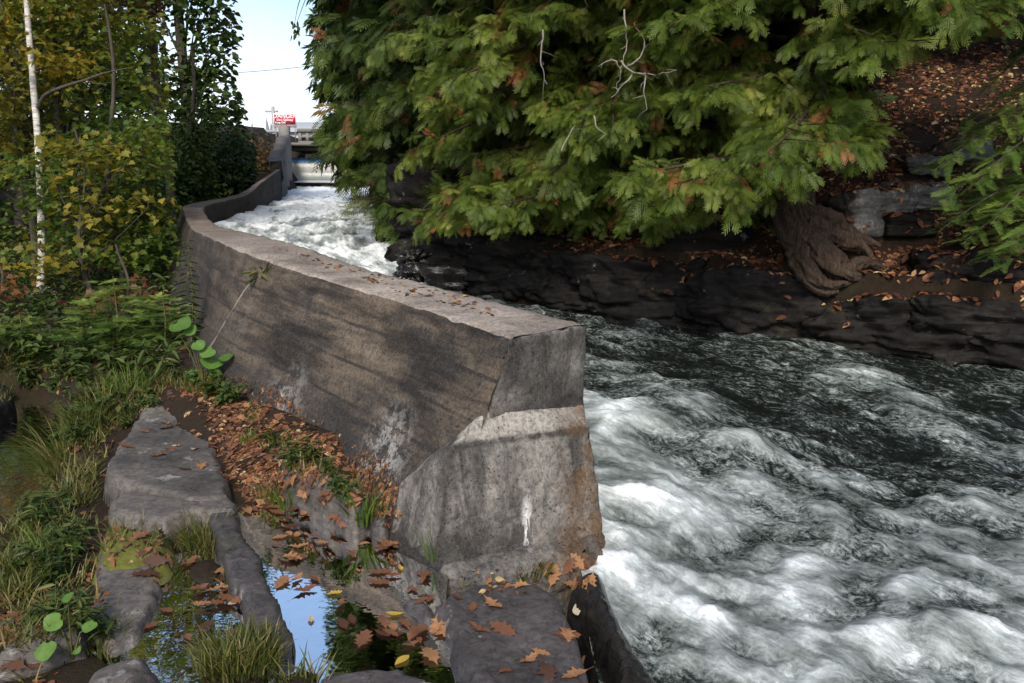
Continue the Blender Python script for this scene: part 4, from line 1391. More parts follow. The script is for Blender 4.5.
c6 = cedar('cedar higher on the brown slope, its sprays along the upper edge', (4.4, 10.6), 11, limbs_for(50, 4.0, 8.5, 2.2, 2.6, 90, 330, 71), 'cedar_dark', hi=False, spray=.24, trunk_r=.16, dens=1.1, dead=6)
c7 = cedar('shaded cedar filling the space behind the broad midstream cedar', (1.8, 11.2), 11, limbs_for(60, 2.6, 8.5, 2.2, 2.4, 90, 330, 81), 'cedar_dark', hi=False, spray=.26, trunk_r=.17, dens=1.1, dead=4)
c8 = cedar('shaded cedar farther up the bank behind the hanging dark one', (.2, 15.5), 13, limbs_for(60, 2.8, 11, 2.4, 2.6, 90, 360, 91), 'cedar_dark', hi=False, spray=.32, trunk_r=.18, dens=1.0, dead=2)

# knot of pale bare branches in the broad cedar
for pth in ([(624, 10, 6.5), (626, 45, 6.45), (620, 72, 6.4), (617, 88, 6.4)], [(621, 60, 6.4), (632, 72, 6.38), (658, 74, 6.4), (676, 70, 6.45)], [(620, 70, 6.4), (612, 60, 6.35), (598, 66, 6.4)], [(634, 72, 6.4), (624, 84, 6.38), (612, 98, 6.4)],
            [(628, 66, 6.4), (640, 58, 6.36), (644, 40, 6.4), (634, 24, 6.4)], [(646, 73, 6.4), (644, 90, 6.38), (648, 108, 6.4)], [(593, 116, 6.3), (598, 128, 6.28), (606, 134, 6.3)], [(544, 30, 6.5), (541, 60, 6.5), (546, 84, 6.5)], [(561, 150, 6.4), (566, 140, 6.4), (574, 126, 6.45)]):
    P = catmull([np.array(at(*q)) - np.array(c2.location) for q in pth], .03)
    P = P + .014 * np.stack([fbm(P[:, 0] * 14, P[:, 2] * 14, k * 5.0, 3) for k in range(3)], -1)
    kb = Geo()
    kb.tube(P, np.linspace(.0065, .002, len(P)), 5, bump=.4)
    for q in P[2::3]:
        e = RNG.normal(0, .05, 3) + np.array((0, 0, -.03))
        kb.tube([q, q + e * .5 + RNG.normal(0, .006, 3), q + e], [.0026, .002, .0008], 3)
    kb.build('bare_branch', MAT['twig'], c2, True)
# leafy twig tip hanging into the sky gap belongs to the farthest cedar
st = Geo()
for pth in ([(318, -30, 17), (306, -2, 17), (297, 22, 17)], [(312, -14, 17), (300, 0, 17), (294, 26, 17)]):
    P = catmull([np.array(at(*q)) - np.array(c5.location) for q in pth], .05)
    st.tube(P, np.linspace(.012, .004, len(P)), 4, .5, 0)
n = 16
O = np.array([np.array(at(295 + RNG.uniform(-4, 5), 20 + 24 * RNG.random(), 17 + RNG.normal(0, .05))) - np.array(c5.location) for _ in range(n)])
X, Y, Z = frames(np.tile([0, 0, -1.0], (n, 1)) + RNG.normal(0, .5, (n, 3)), rand_unit(n))
st.stamp(*OVATE, O, X, Y, Z, np.full(n, .13), np.full(n, .3), 1)
st.build('hanging_twig', [MAT['bark'], MAT['shade_leaf']], c5)


# fir boughs reaching in from trees standing just outside on the right
def needle_bough():
    V, F = [], []
    rr = random.Random(9)
    for i in range(15):
        t = i / 15
        for s in (-1, 1):
            a = s * math.radians(58 - 20 * t)
            L = .30 * (1 - .55 * t)
            d = np.array((math.cos(a), math.sin(a), rr.uniform(.0, .25)))
            n = np.array((-d[1], d[0], 0)) * .030
            p = np.array((t, 0, -.12 * t * t))
            b = len(V)
            V += [p - n * .6, p + n * .6, p + d * L + n * .35, p + d * L - n * .35]
            F.append((b, b + 3, b + 2, b + 1))
    b = len(V)
    V += [np.array((0, -.012, 0)), np.array((0, .012, 0)), np.array((1.08, .004, -.13)), np.array((1.08, -.004, -.13))]
    F.append((b, b + 3, b + 2, b + 1))
    return np.array(V), [np.array(F)]


BOUGH = needle_bough()


def fir(label, base, top, boughs, spray=.16, mat='fir', trunk_r=.12):
    bx, by = base
    z0 = ground_z(bx, by) - .1
    root = empty('fir_tree', (bx, by, z0), label, 'tree')
    T, C = Geo(), Geo()
    T.tube([(0, 0, z) for z in np.linspace(0, top - z0, 12)], np.linspace(trunk_r, .01, 12), 9, bump=.15)
    off = np.array((bx, by, z0))
    O, D = [], []
    for tip, zt in boughs:
        tip = np.array(tip) - off
        p0 = np.array((0, 0, zt - z0))
        us = np.linspace(0, 1, 9)
        L = np.linalg.norm(tip - p0)
        P = p0 * (1 - us)[:, None] + tip * us[:, None] + np.array((0, 0, 1)) * (.10 * L * np.sin(us * math.pi))[:, None]
        T.tube(P, np.linspace(.018, .003, 9), 5)
        d = (tip - p0) / L
        side = np.cross(d, (0, 0, 1)); side /= np.linalg.norm(side)
        n = int(L / .055)
        for i in range(n):
            u = .25 + .75 * (i + RNG.random()) / n
            q = np.array([np.interp(u, us, P[:, k]) for k in range(3)])
            a = (1 if i % 2 else -1) * RNG.uniform(.5, 1.0)
            bd = d * math.cos(a) + side * math.sin(a) + np.array((0, 0, RNG.uniform(-.3, .05)))
            bl = .42 * (1.12 - u) * L * .5 + .06
            m = max(1, int(bl / (spray * .55)))
            for j in range(m):
                O.append(q + bd * bl * j / m); D.append(bd + RNG.normal(0, .22, 3))
        O.append(P[-2]); D.append(d)
    O, D = np.array(O), np.array(D)
    n = len(O)
    X, Y, Z = frames(D, np.array([0, 0, 1.0]) + RNG.normal(0, .25, (n, 3)))
    r = np.clip(.45 + .35 * fbm(O[:, 0] * 2.5, O[:, 1] * 2.5, O[:, 2] * 2.5, 2) + RNG.normal(0, .1, n), 0, 1)
    r2 = np.clip(r[:, None] + .25 * (BOUGH[0][:, 0] - .6)[None, :], 0, 1)
    C.stamp(*BOUGH, O, X, Y, Z, spray * RNG.uniform(.8, 1.25, n), r2)
    T.build('trunk', MAT['bark'], root, True)
    C.build('crown', MAT[mat], root)
    return root


fb = []
for px, py, Y, dz in [(932, 172, 6.6, .5), (950, 158, 6.7, .55), (944, 200, 6.5, .45), (938, 232, 6.4, .35), (962, 244, 6.3, .3), (985, 262, 6.2, .25), (1000, 268, 6.1, .22), (975, 185, 6.4, .5), (990, 225, 6.2, .4), (1010, 170, 6.6, .5), (958, 218, 6.6, .35), (1015, 245, 6.0, .3),
                      (962, 128, 7.0, .5), (990, 85, 7.0, .55), (1000, 118, 6.8, .5), (1012, 60, 7.2, .5), (1018, 140, 6.6, .5)]:
    q = at(px, py, Y); fb.append((q, q[2] + dz))
fir('young fir reaching in at the right edge over the ledge stones', (4.75, 7.2), 5.0, fb)
fb = []
for px, py, Y, dz in [(968, 22, 6.0, .6), (955, 5, 6.2, .7), (990, 6, 5.9, .6), (905, -8, 6.6, .8), (1000, 28, 5.8, .5), (880, 18, 7.0, .9), (925, 32, 7.2, .8), (940, -20, 6.4, .8), (985, 40, 6.4, .5)]:
    q = at(px, py, Y); fb.append((q, q[2] + dz))
fir('taller fir above the right edge with pale bough tips dipping into view', (5.6, 7.6), 9.0, fb, .17)


# ------------------------------------------------------------------ broad-leaved trees of the left bank
def leafy_tree(label, base, top, blobs, leaf, size, mat, trunk_r=.07, lean=(0, 0), keep=keep_left, bark='bark', name='maple_tree', per=15, flatness=.75, spread=.34, cat='tree', group=None, limb_n=26, rnd0=.5, extra_limbs=()):
    """blobs: (centre, radii, clusters): leaves in flat sprays around cluster points"""
    bx, by = base
    z0 = ground_z(bx, by) - .08
    off = np.array((bx, by, z0))
    root = empty(name, tuple(off), label, cat, group)
    T, C = Geo(), Geo()
    H = top - z0
    hs = np.linspace(0, 1, 14)
    tp = np.stack([lean[0] * hs + .05 * np.sin(hs * 8 + bx), lean[1] * hs + .04 * np.cos(hs * 7), hs * H], -1)
    T.tube(tp, trunk_r * (1.15 - hs) + .008, 9, bump=.12)
    ctr, rs = [], []
    for c, rad, n in blobs:
        u = rand_unit(n) * (RNG.random(n) ** .4)[:, None]
        ctr.append(np.array(c) + u * np.array(rad))
    ctr = np.concatenate(ctr)
    ctr = ctr[keep(ctr, 4)]
    if len(ctr):
        pick = RNG.permutation(len(ctr))[:limb_n]
        for i in pick:
            e = ctr[i] - off
            t = np.clip((e[2] * RNG.uniform(.45, .8)) / H, .05, .95)
            s = np.array([np.interp(t, hs, tp[:, k]) for k in range(3)])
            mid_ = (s + e) / 2 + RNG.normal(0, .12, 3) + np.array((0, 0, .1))
            T.tube(catmull([s, mid_, e], .25), None if False else np.linspace(trunk_r * .28, .004, len(catmull([s, mid_, e], .25))), 5)
    for pth, r0, r1 in extra_limbs:
        P = catmull([np.array(q) - off for q in pth], .08)
        T.tube(P, np.linspace(r0, r1, len(P)), 6)
    m = len(ctr)
    tilt = RNG.normal(0, .28, (m, 2))
    O = np.repeat(ctr, per, 0)
    a = RNG.uniform(0, 2 * math.pi, m * per); rr = spread * np.sqrt(RNG.random(m * per))
    dx, dy = rr * np.cos(a), rr * np.sin(a)
    T2 = np.repeat(tilt, per, 0)
    O = O + np.stack([dx, dy, dx * T2[:, 0] + dy * T2[:, 1] - .25 * rr ** 2 + RNG.normal(0, .035, m * per)], -1)
    k = keep(O)
    O, a, T2 = O[k], a[k], T2[k]
    n = len(O)
    a = a + RNG.normal(0, .7, n)
    D = np.stack([np.cos(a), np.sin(a), RNG.normal(-.28, .3, n)], -1)
    upv = np.stack([-T2[:, 0], -T2[:, 1], np.full(n, flatness)], -1) + RNG.normal(0, .33, (n, 3))
    X, Y, Z = frames(D, upv)
    r = rnd0 + .30 * fbm(O[:, 0] * 1.1 + bx, O[:, 1] * 1.1, O[:, 2] * 1.1, 2) + RNG.normal(0, .13, n)
    C.stamp(*leaf, O - off, X, Y, Z, size * RNG.uniform(.65, 1.25, n), np.clip(r, 0, 1))
    T.build('trunk', MAT[bark], root, True)
    C.build('crown', MAT[mat], root)
    return root


def blob(px, py, Y, rx, ry, n, deep=.9):
    """ellipsoid whose half-width and half-height span rx, ry of view at distance Y"""
    c = at(px, py, Y)
    k = Y / 860
    return (c, (rx * k, deep, ry * k), n)


def gxy(px, Y): return (at(px, 300, Y)[0], Y)


# white birch with its long dark side branch
bb = at(42, 316, 9.6)
birch = empty('birch_tree', (bb[0], bb[1], ground_z(bb[0], bb[1]) - .05), 'slender white birch trunk standing in the undergrowth at the left', 'tree')
boff = np.array(birch.location)
T = Geo()
P = catmull([np.array(q) - boff for q in [(bb[0], bb[1], boff[2]), at(42, 250, 9.6), at(38.5, 150, 9.65), at(33, 80, 9.7), at(28, 20, 9.75), at(24, -60, 9.8), at(20, -260, 9.9)]], .1)
T.tube(P, np.linspace(.044, .019, len(P)), 10, bump=.08)
T.build('trunk', MAT['birch'], birch, True)
T = Geo()
P = catmull([np.array(at(*q)) - boff for q in [(38, 108, 9.65), (44, 96, 9.6), (60, 88, 9.5), (85, 80, 9.4), (105, 73, 9.35), (128, 68, 9.3)]], .06)
T.tube(P, np.linspace(.024, .006, len(P)), 6)
P = catmull([np.array(at(*q)) - boff for q in [(85, 80, 9.4), (98, 84, 9.3), (112, 82, 9.2)]], .06)
T.tube(P, np.linspace(.008, .003, len(P)), 4)
T.build('limb', MAT['bark'], birch, True)
C = Geo()
n = 900
cc_ = np.array([at(RNG.uniform(-20, 90), RNG.uniform(-260, 8), 9.6 + RNG.normal(0, .5)) for _ in range(60)])
O = cc_[RNG.integers(0, 60, n)] + RNG.normal(0, .16, (n, 3))
X, Y, Z = frames(np.stack([RNG.normal(size=n), RNG.normal(size=n), RNG.normal(-.6, .4, n)], -1), np.array([0, 0, 1.]) + RNG.normal(0, .4, (n, 3)))
C.stamp(*OVATE, O - boff, X, Y, Z, RNG.uniform(.05, .09, n), np.clip(RNG.normal(.55, .2, n), 0, 1))
C.build('crown', MAT['maple_gold'], birch)

leafy_tree('maple with olive and gold leaves arching over the left bank at the top', gxy(70, 11.5), 9.5,
           [blob(110, 30, 11, 120, 60, 80), blob(60, -50, 11, 130, 90, 110), blob(140, -190, 11, 100, 100, 130), blob(120, -330, 11, 90, 80, 90), blob(190, 40, 11.3, 45, 40, 34), blob(110, 120, 10.8, 110, 50, 60)], MAPLE, .085, 'maple', .07, (.2, 0), rnd0=.48, per=25)
leafy_tree('small maple with green and gold layered sprays behind the birch', gxy(120, 9.9), 3.6,
           [blob(110, 180, 9.8, 75, 60, 74), blob(150, 235, 9.4, 40, 40, 34), blob(70, 215, 9.9, 60, 50, 40), blob(150, 140, 9.9, 45, 40, 34)], MAPLE, .075, 'maple', .03, (.1, 0), rnd0=.26, per=25)
leafy_tree('slim maple with a bright yellow spray hanging beside the birch trunk', gxy(36, 10.6), 7, [blob(56, 62, 10.2, 24, 22, 26), blob(10, 85, 10.2, 26, 40, 30), blob(0, 20, 10.4, 30, 40, 30), blob(10, 150, 10.2, 30, 35, 22)], MAPLE, .085, 'maple_gold', .035, rnd0=.5, per=20)
leafy_tree('maple turning rusty red near the top of the left bank', gxy(175, 13), 7.5, [blob(160, 15, 12.8, 55, 45, 74), blob(120, -60, 13, 90, 60, 70)], MAPLE, .09, 'maple_red', .06, rnd0=.42, per=24)
leafy_tree('low maple sapling with yellow orange leaves in the shade by the bank', gxy(90, 8.9), 2.2, [blob(85, 160, 8.9, 60, 22, 22), blob(110, 205, 8.7, 60, 14, 16), blob(60, 250, 8.9, 60, 20, 14)], MAPLE, .09, 'maple_gold', .018, rnd0=.5, per=12)
leafy_tree('tall dark poplar with sparse round leaves against the sky', gxy(200, 19), 14,
           [blob(195, -40, 19, 60, 70, 110), blob(215, 40, 18.8, 34, 55, 60), blob(220, 95, 18.6, 36, 40, 60), blob(180, 100, 18.8, 40, 40, 34), blob(190, -160, 19, 70, 90, 120)], ROUND, .15, 'shade_leaf', .11, (-.3, 0), name='poplar_tree', per=12, spread=.55, rnd0=.4)
leafy_tree('dense dark bush of small leaves where the wall bends', gxy(205, 15.2), 4.0,
           [blob(205, 160, 15, 55, 45, 220), blob(225, 130, 15.2, 32, 40, 110), blob(170, 190, 14.5, 45, 40, 110), blob(235, 172, 15.4, 22, 30, 70)], OVATE, .10, 'shade_leaf', .06, name='alder_bush', per=22, spread=.35, rnd0=.5, cat='bush')
leafy_tree('dark bush between the forest and the far end of the concrete wall', gxy(225, 21.5), 3.2, [blob(232, 160, 21.5, 26, 34, 150), blob(215, 175, 20.5, 40, 30, 130), blob(248, 165, 22.5, 10, 26, 50)], OVATE, .13, 'shade_leaf', .05, name='alder_bush', per=20, spread=.4, rnd0=.5, cat='bush')
leafy_tree('brown tinged bush on the bank beside the rubble wing wall', gxy(262, 29), 3.7, [blob(262, 160, 29, 9, 26, 60)], OVATE, .13, 'maple_red', .04, name='alder_bush', per=14, spread=.35, rnd0=.3, cat='bush', keep=lambda p, j=0: project(p)[:, 0] < 273)
leafy_tree('green bush leaning on the wall just below the bend', gxy(150, 10.8), 2.2, [blob(165, 235, 10.6, 24, 40, 40), blob(130, 260, 10.4, 40, 30, 36)], OVATE, .075, 'herb', .025, name='alder_bush', per=16, spread=.26, rnd0=.35, cat='bush')
# deeper forest: each tree its own
deep = [(-14.5, 17, 11, 'dark forest tree deepest at the left edge behind the birch'), (-11.5, 16, 10, 'dark forest tree between the birch and the gold maple'), (-9.4, 17.5, 9.5, 'dark forest tree behind the olive gold maple'), (-17, 24, 14, 'tall dark tree far back in the left forest'),
        (-13, 23, 13, 'dark tree far back between the maples'), (-10.8, 22, 8.2, 'dark tree far back below the patch of bright sky holes'), (-8.2, 14.5, 5.2, 'shaded young tree behind the layered small maple'), (-21, 19, 12, 'dark tree at the far left rim of the forest')]
for i, (x, y, top, lab) in enumerate(deep):
    z0 = ground_z(x, y)
    h = top - z0
    leafy_tree(lab, (x, y), top, [((x, y, z0 + h * .30), (2.3, 2.0, h * .30), 95), ((x, y, z0 + h * .68), (1.9, 1.8, h * .32), 95)], OVATE if i % 2 else MAPLE, .19, 'shade_leaf', .12, name='forest_tree', per=13, spread=.62, rnd0=.35 + .1 * (i % 3), limb_n=16)
# trees beyond the far bank and road, closing the view to the side
for i, (x, y, top, lab) in enumerate([(-19, 34, 14, 'hazy green tree by the road beyond the left forest'), (-24, 44, 15, 'distant tree left of the bridge'), (-30, 30, 15, 'large tree beyond the left forest'), (-16.5, 38, 8, 'low tree near the guard rail'),
                                      (3, 24, 17, 'leafy tree upstream on the right bank')]):
    z0 = ground_z(x, y); h = top - z0
    leafy_tree(lab, (x, y), top, [((x, y, z0 + h * .45), (2.8, 2.6, h * .4), 120), ((x, y, z0 + h * .75), (2.0, 2.0, h * .25), 60)], OVATE, .3, 'shade_leaf', .15, name='forest_tree', per=12, spread=.8, rnd0=.5, limb_n=12, keep=keep_left if x < 0 else keep_right)

# ------------------------------------------------------------------ plants near the shelf
def fern_shrub(label, px, py, h, nfr, seed, mat='fir', red=True):
    p, _ = hit(px, py)
    root = empty('balsam_sapling', p, label, 'sapling')
    T, C = Geo(), Geo()
    T.tube([(0, 0, 0), (.02, 0, h * .5), (0, .02, h)], [.012, .008, .003], 5)
    O, D = [], []
    r = np.random.default_rng(seed)
    for i in range(nfr):
        z = h * (.08 + .9 * (i / nfr))
        az = r.uniform(0, 2 * math.pi)
        L = h * .62 * (1.08 - i / nfr) + .06
        d = np.array((math.cos(az), math.sin(az), r.uniform(-.15, .35)))
        side = np.array((-d[1], d[0], 0))
        for j in range(int(L / .05)):
            u = (j + 1) / int(L / .05)
            q = np.array((0, 0, z)) + d * L * u + np.array((0, 0, -.18 * L * u * u))
            for s in (-1, 1):
                O.append(q); D.append(d * .7 + side * s * .8 + r.normal(0, .15, 3))
        O.append(q); D.append(d)
    O, D = np.array(O), np.array(D)
    n = len(O)
    X, Y, Z = frames(D, np.array([0, 0, 1.0]) + RNG.normal(0, .25, (n, 3)))
    hgt = O[:, 2] / h
    C.stamp(*BOUGH, O, X, Y, Z, .11 * RNG.uniform(.7, 1.2, n), np.clip(.25 + .5 * hgt + RNG.normal(0, .15, n), 0, 1))
    T.build('stem', MAT['stem'], root)
    C.build('foliage', MAT[mat], root)
    return root


fern_shrub('feathery green sapling in the undergrowth left of the wall', 118, 352, .62, 60, 1)
fern_shrub('darker feathery sapling close to the wall foot below the tall spike', 165, 345, .42, 40, 2)
fern_shrub('small feathery sapling at the left edge beside the birch foot', 22, 352, .35, 30, 3)
leafy_tree('little maple with red and orange top leaves above the feathery sapling', tuple(hit(128, 340)[0])[:2], hit(128, 340)[0].z + .8, [blob(128, 292, 7.6, 26, 12, 12, .2), blob(100, 305, 7.6, 26, 10, 8, .2)], MAPLE, .075, 'maple_red', .008, per=9, spread=.14, rnd0=.75, name='maple_sapling', cat='sapling', limb_n=8, keep=lambda p, j=0: np.ones(len(p), bool))
leafy_tree('small seedling with orange leaves at the far left edge', tuple(hit(2, 335)[0])[:2], hit(2, 335)[0].z + .7, [blob(4, 288, 7.2, 16, 12, 8, .2)], MAPLE, .07, 'maple_red', .007, per=8, spread=.12, rnd0=.85, name='maple_sapling', cat='sapling', limb_n=5, keep=lambda p, j=0: np.ones(len(p), bool))

# goldenrod spike
p, _ = hit(190, 358)
gr_ = empty('goldenrod_plant', p, 'tall leafy goldenrod stalk standing up in front of the wall', 'plant')
T, C = Geo(), Geo()
tipz = at(187, 240, p.y)
top_ = tipz - p
Ps = [np.array(top_) * t + np.array((.03 * math.sin(t * 3), 0, 0)) for t in np.linspace(0, 1, 12)]
T.tube(Ps, np.linspace(.006, .002, 12), 5)
n = 64
tt_ = np.linspace(.12, 1, n)
az = np.arange(n) * 2.4
O = np.array([np.array(top_) * t for t in tt_])
X, Y, Z = frames(np.stack([np.cos(az), np.sin(az), .15 + 0 * az], -1), np.tile([0, 0, 1.], (n, 1)))
C.stamp(*SLIM, O, X, Y, Z, .15 * (1.1 - .75 * tt_), np.clip(.55 + RNG.normal(0, .15, n), 0, .9))
T.build('stem', MAT['stem'], gr_); C.build('leaves', MAT['herb'], gr_)


def heart_leaf():
    a = np.linspace(-math.pi, math.pi, 17)[:-1]
    r = 1.0 - .34 * np.exp(-((np.abs(a) - math.pi) / .35) ** 2)
    V = [(0, 0, .0)] + [(.5 * q * math.cos(t) + .32, .5 * q * math.sin(t), .05 * math.sin(t) ** 2 - .05 * math.cos(3 * t)) for t, q in zip(a, r)]
    F = [(0, i + 1, (i + 1) % 16 + 1) for i in range(16)]
    return np.array(V), [np.array(F)]


HEART = heart_leaf()


def broad_plant(label, px, py, leaves, mat='herb_bright'):
    p, _ = hit(px, py)
    root = empty('broadleaf_plant', p, label, 'plant')
    for lx, ly, s in leaves:
        q = at(lx, ly, p.y - RNG.uniform(-.05, .12)) - p
        s = s * .82 * p.y / 860
        T = Geo()
        T.tube([(0, 0, -.02), q * .5 + Vector((0, 0, .03)), q], [.004, .003, .002], 4)
        stem_ = T.build('stalk', MAT['stem'], root)
        C = Geo()
        d = np.array([(RNG.normal(0, .9), -.8, RNG.normal(-.3, .2))])
        X, Y, Z = frames(d, np.array([[RNG.normal(0, .2), -.75, .8]]))
        C.stamp(*HEART, np.array([tuple(q)]) - X * .3 * s, X, Y, Z, np.array([s]), np.array([RNG.uniform(.1, 1)]))
        C.build('leaf_blade', MAT[mat], root, True)
    return root


broad_plant('bright green plant with big round leaves at the wall foot', 204, 384, [(182, 324, 24), (208, 352, 20), (226, 357, 20), (196, 374, 22), (212, 362, 30), (198, 345, 18), (190, 330, 18), (176, 328, 16), (216, 372, 16)])
broad_plant('plant with three round green leaves beside the boulder at the lower left', 72, 655, [(54, 622, 26), (46, 650, 28), (68, 597, 16), (90, 626, 20), (76, 650, 14)])
broad_plant('tiny round leaved seedling at the foot of the pier', 462, 583, [(459, 581, 8), (466, 583, 8)])

# plant growing out of the wall joint
pj = at(262, 276, 5.8)
jp = empty('wall_weed', pj, 'little weed rooted in the joint high on the wall face', 'plant')
C = Geo(); n = 16
O = RNG.normal(0, .035, (n, 3)) + np.array((0, -.02, .02))
X, Y, Z = frames(np.stack([RNG.normal(-.2, .5, n), RNG.normal(-.6, .3, n), RNG.normal(.1, .5, n)], -1), np.tile([0, -.3, 1.], (n, 1)))
C.stamp(*SLIM, O, X, Y, Z, RNG.uniform(.05, .11, n), RNG.uniform(.4, 1, n)); C.build('leaves', MAT['herb'], jp)


# ------------------------------------------------------------------ grass
def tuft(label, px, py, n, h, spread, mat='grass', width=.005, lean=(0, 0), p=None):
    if p is None: p, _ = hit(px, py)
    V, F, R = [], [], []
    k = 6
    u = np.linspace(0, 1, k)
    for i in range(n):
        a = RNG.uniform(0, 2 * math.pi)
        b = spread * math.sqrt(RNG.random()) * np.array((math.cos(a), math.sin(a)))
        L = h * RNG.uniform(.45, 1.15)
        out = np.array((math.cos(a), math.sin(a))) * RNG.uniform(.1, .75) + RNG.normal(0, .2, 2) + np.array(lean)
        P = np.stack([b[0] + out[0] * L * u ** 1.7, b[1] + out[1] * L * u ** 1.7, L * (u - .38 * min(1.2, np.linalg.norm(out)) * u ** 2.4) - .02], -1)
        t = RNG.uniform(0, math.pi)
        w = np.array((math.cos(t), math.sin(t), 0)) * width * RNG.uniform(.6, 1.3)
        base = len(V) * 1
        ww_ = (1 - u ** 2.2)[:, None] * w
        V += list(P - ww_) + list(P + ww_)
        for j in range(k - 1):
            F.append((base + j, base + j + 1, base + k + j + 1, base + k + j))
        R += [np.clip(RNG.beta(2, 2.4) + .1 * RNG.normal(), 0, 1)] * (2 * k)
    o = link('grass_tuft', npmesh('grass_tuft', np.array(V), np.array(F), True, np.array(R)), MAT[mat], None, p)
    return tag(o, label, 'grass')


tuft('tall green grass clump with broad blades between the wall foot and pier', 362, 520, 42, .27, .05, 'grass_green', .0065)
tuft('short green grass at the foot of the pier crack', 432, 556, 26, .16, .03, 'grass_green', .003)
tuft('low green grass along the toe of the pier', 530, 570, 90, .08, .09, 'grass', .003, (.2, -.2))
tuft('brownish arching grass beside the moss cushion', 205, 545, 120, .22, .10, 'grass', .003)
tuft('dry yellow grass behind the moss on the low grey stone', 172, 545, 60, .15, .07, 'grass', .0025)
tuft('big mound of yellow green grass at the near side of the thin rock ridge', 240, 654, 620, .105, .15, 'grass', .0028)
tuft('thin grass spilling over the stone edge by the blue pool', 300, 664, 130, .15, .09, 'grass', .0025, (.3, 0))
tuft('green grass growing through leaves halfway along the wall foot', 284, 500, 90, .14, .09, 'grass_green', .003)
tuft('grass at the corner of the blue pool and leaf strip', 270, 490, 50, .11, .07, 'grass', .003)
tuft('wispy pale grass drooping at the pool edge near the camera', 352, 662, 40, .16, .07, 'grass', .0022, (-.3, .2))
tuft('long hanging grass at the corner of the dark pond', 62, 465, 150, .36, .13, 'grass', .0035, (-.2, -.3))
tuft('grass overhanging the back edge of the pond', 85, 432, 150, .34, .14, 'grass', .0035, (0, -.3))
tuft('grass leaning over the edge of the large flat slab', 105, 415, 140, .30, .14, 'grass', .0035, (.1, -.2))
tuft('grass among the weeds at the foot of the undergrowth', 130, 392, 120, .26, .14, 'grass_green', .0035)
tuft('grass between weeds left of the moss', 50, 555, 70, .2, .10, 'grass_green', .003)
tuft('sparse grass beside the boulder in the lower left corner', 100, 640, 60, .14, .10, 'grass', .0025)
tuft('grass at the lower left edge under the big brown leaf', 10, 600, 40, .16, .08, 'grass', .003)
tuft('small grass sprig in the leaf strip near the far end of the slab', 250, 440, 40, .10, .05, 'grass_green', .003)
tuft('small grass sprig on the dark pool beside the thin ridge', 226, 580, 24, .10, .03, 'grass', .0025)


# weeds: a few kinds, copied
def weed_mesh(kind, seed):
    r = np.random.default_rng(seed)
    G = Geo()
    for s in range(r.integers(3, 6)):
        a = r.uniform(0, 6.28); L = r.uniform(.10, .22)
        d = np.array((math.cos(a) * .5, math.sin(a) * .5, 1.0)); d /= np.linalg.norm(d)
        G.tube([(0, 0, -.02), d * L * .5, d * L], [.003, .002, .001], 3, m=1)
        n = int(r.integers(7, 13))
        u = np.linspace(.25, 1, n)
        az = np.arange(n) * (2.4 if kind != 1 else math.pi / 2 + .1) + a
        O = d * (L * u)[:, None]
        X, Y, Z = frames(np.stack([np.cos(az), np.sin(az), r.normal(.15, .25, n)], -1), np.tile([0, 0, 1.], (n, 1)) + r.normal(0, .2, (n, 3)))
        G.stamp(*((OVATE, SLIM, ROUND)[kind]), O, X, Y, Z, r.uniform(.035, .075, n) * (1.25 if kind == 1 else 1), np.clip(r.normal(.5, .2, n), 0, 1))
    return G


WK = [weed_mesh(k % 3, 100 + k) for k in range(6)]
WM = []
for i, g_ in enumerate(WK):
    me = g_.mesh('weed_plant'); me.materials.append(MAT['herb']); me.materials.append(MAT['stem']); WM.append(me)
weed_zones = [
    ([(14, 520), (40, 505), (70, 500), (95, 500), (88, 560), (60, 590), (20, 590)], 26, 'leafy green weed in the patch between pond and moss cushion', 'weeds left of the moss'),
    ([(70, 600), (110, 640), (80, 655), (40, 625)], 7, 'small weed beside the boulder at the lower left', 'weeds at the lower left boulder'),
    ([(60, 395), (150, 380), (165, 400), (120, 430), (95, 450), (62, 445)], 26, 'leafy weed on the grassy edge behind the large flat slab', 'weeds behind the slab'),
    ([(160, 372), (215, 385), (240, 405), (225, 410), (190, 385)], 12, 'small weed at the wall foot around the round leaved plant', 'weeds at the wall foot'),
    ([(245, 420), (330, 470), (350, 500), (320, 490), (260, 450)], 9, 'sparse weed growing through the leaf strip along the wall', 'weeds in the leaf strip'),
    ([(0, 340), (100, 335), (170, 370), (60, 392), (0, 385)], 40, 'leafy plant of the undergrowth between pond and birch', 'undergrowth plants by the birch')]


def rand_in(poly):
    A = np.array(poly, float)
    lo, hi = A.min(0), A.max(0)
    while True:
        p = lo + (hi - lo) * RNG.random(2)
        if poly_sd(np.array([p[0]]), np.array([p[1]]), poly)[0] > 0: return p


for poly, n, lab, grp in weed_zones:
    for i in range(n):
        q = rand_in(poly)
        p, nn = hit(*q)
        if p is None: continue
        o = bpy.data.objects.new('weed_plant', WM[RNG.integers(len(WM))])
        COL.objects.link(o)
        o.location = p
        s = RNG.uniform(.45, .9) * (1.5 if 'birch' in lab else 1.0)
        o.scale = (s, s, s)
        o.rotation_euler = (RNG.normal(0, .2), RNG.normal(0, .2), RNG.uniform(0, 6.28))
        tag(o, lab, 'weed', grp)

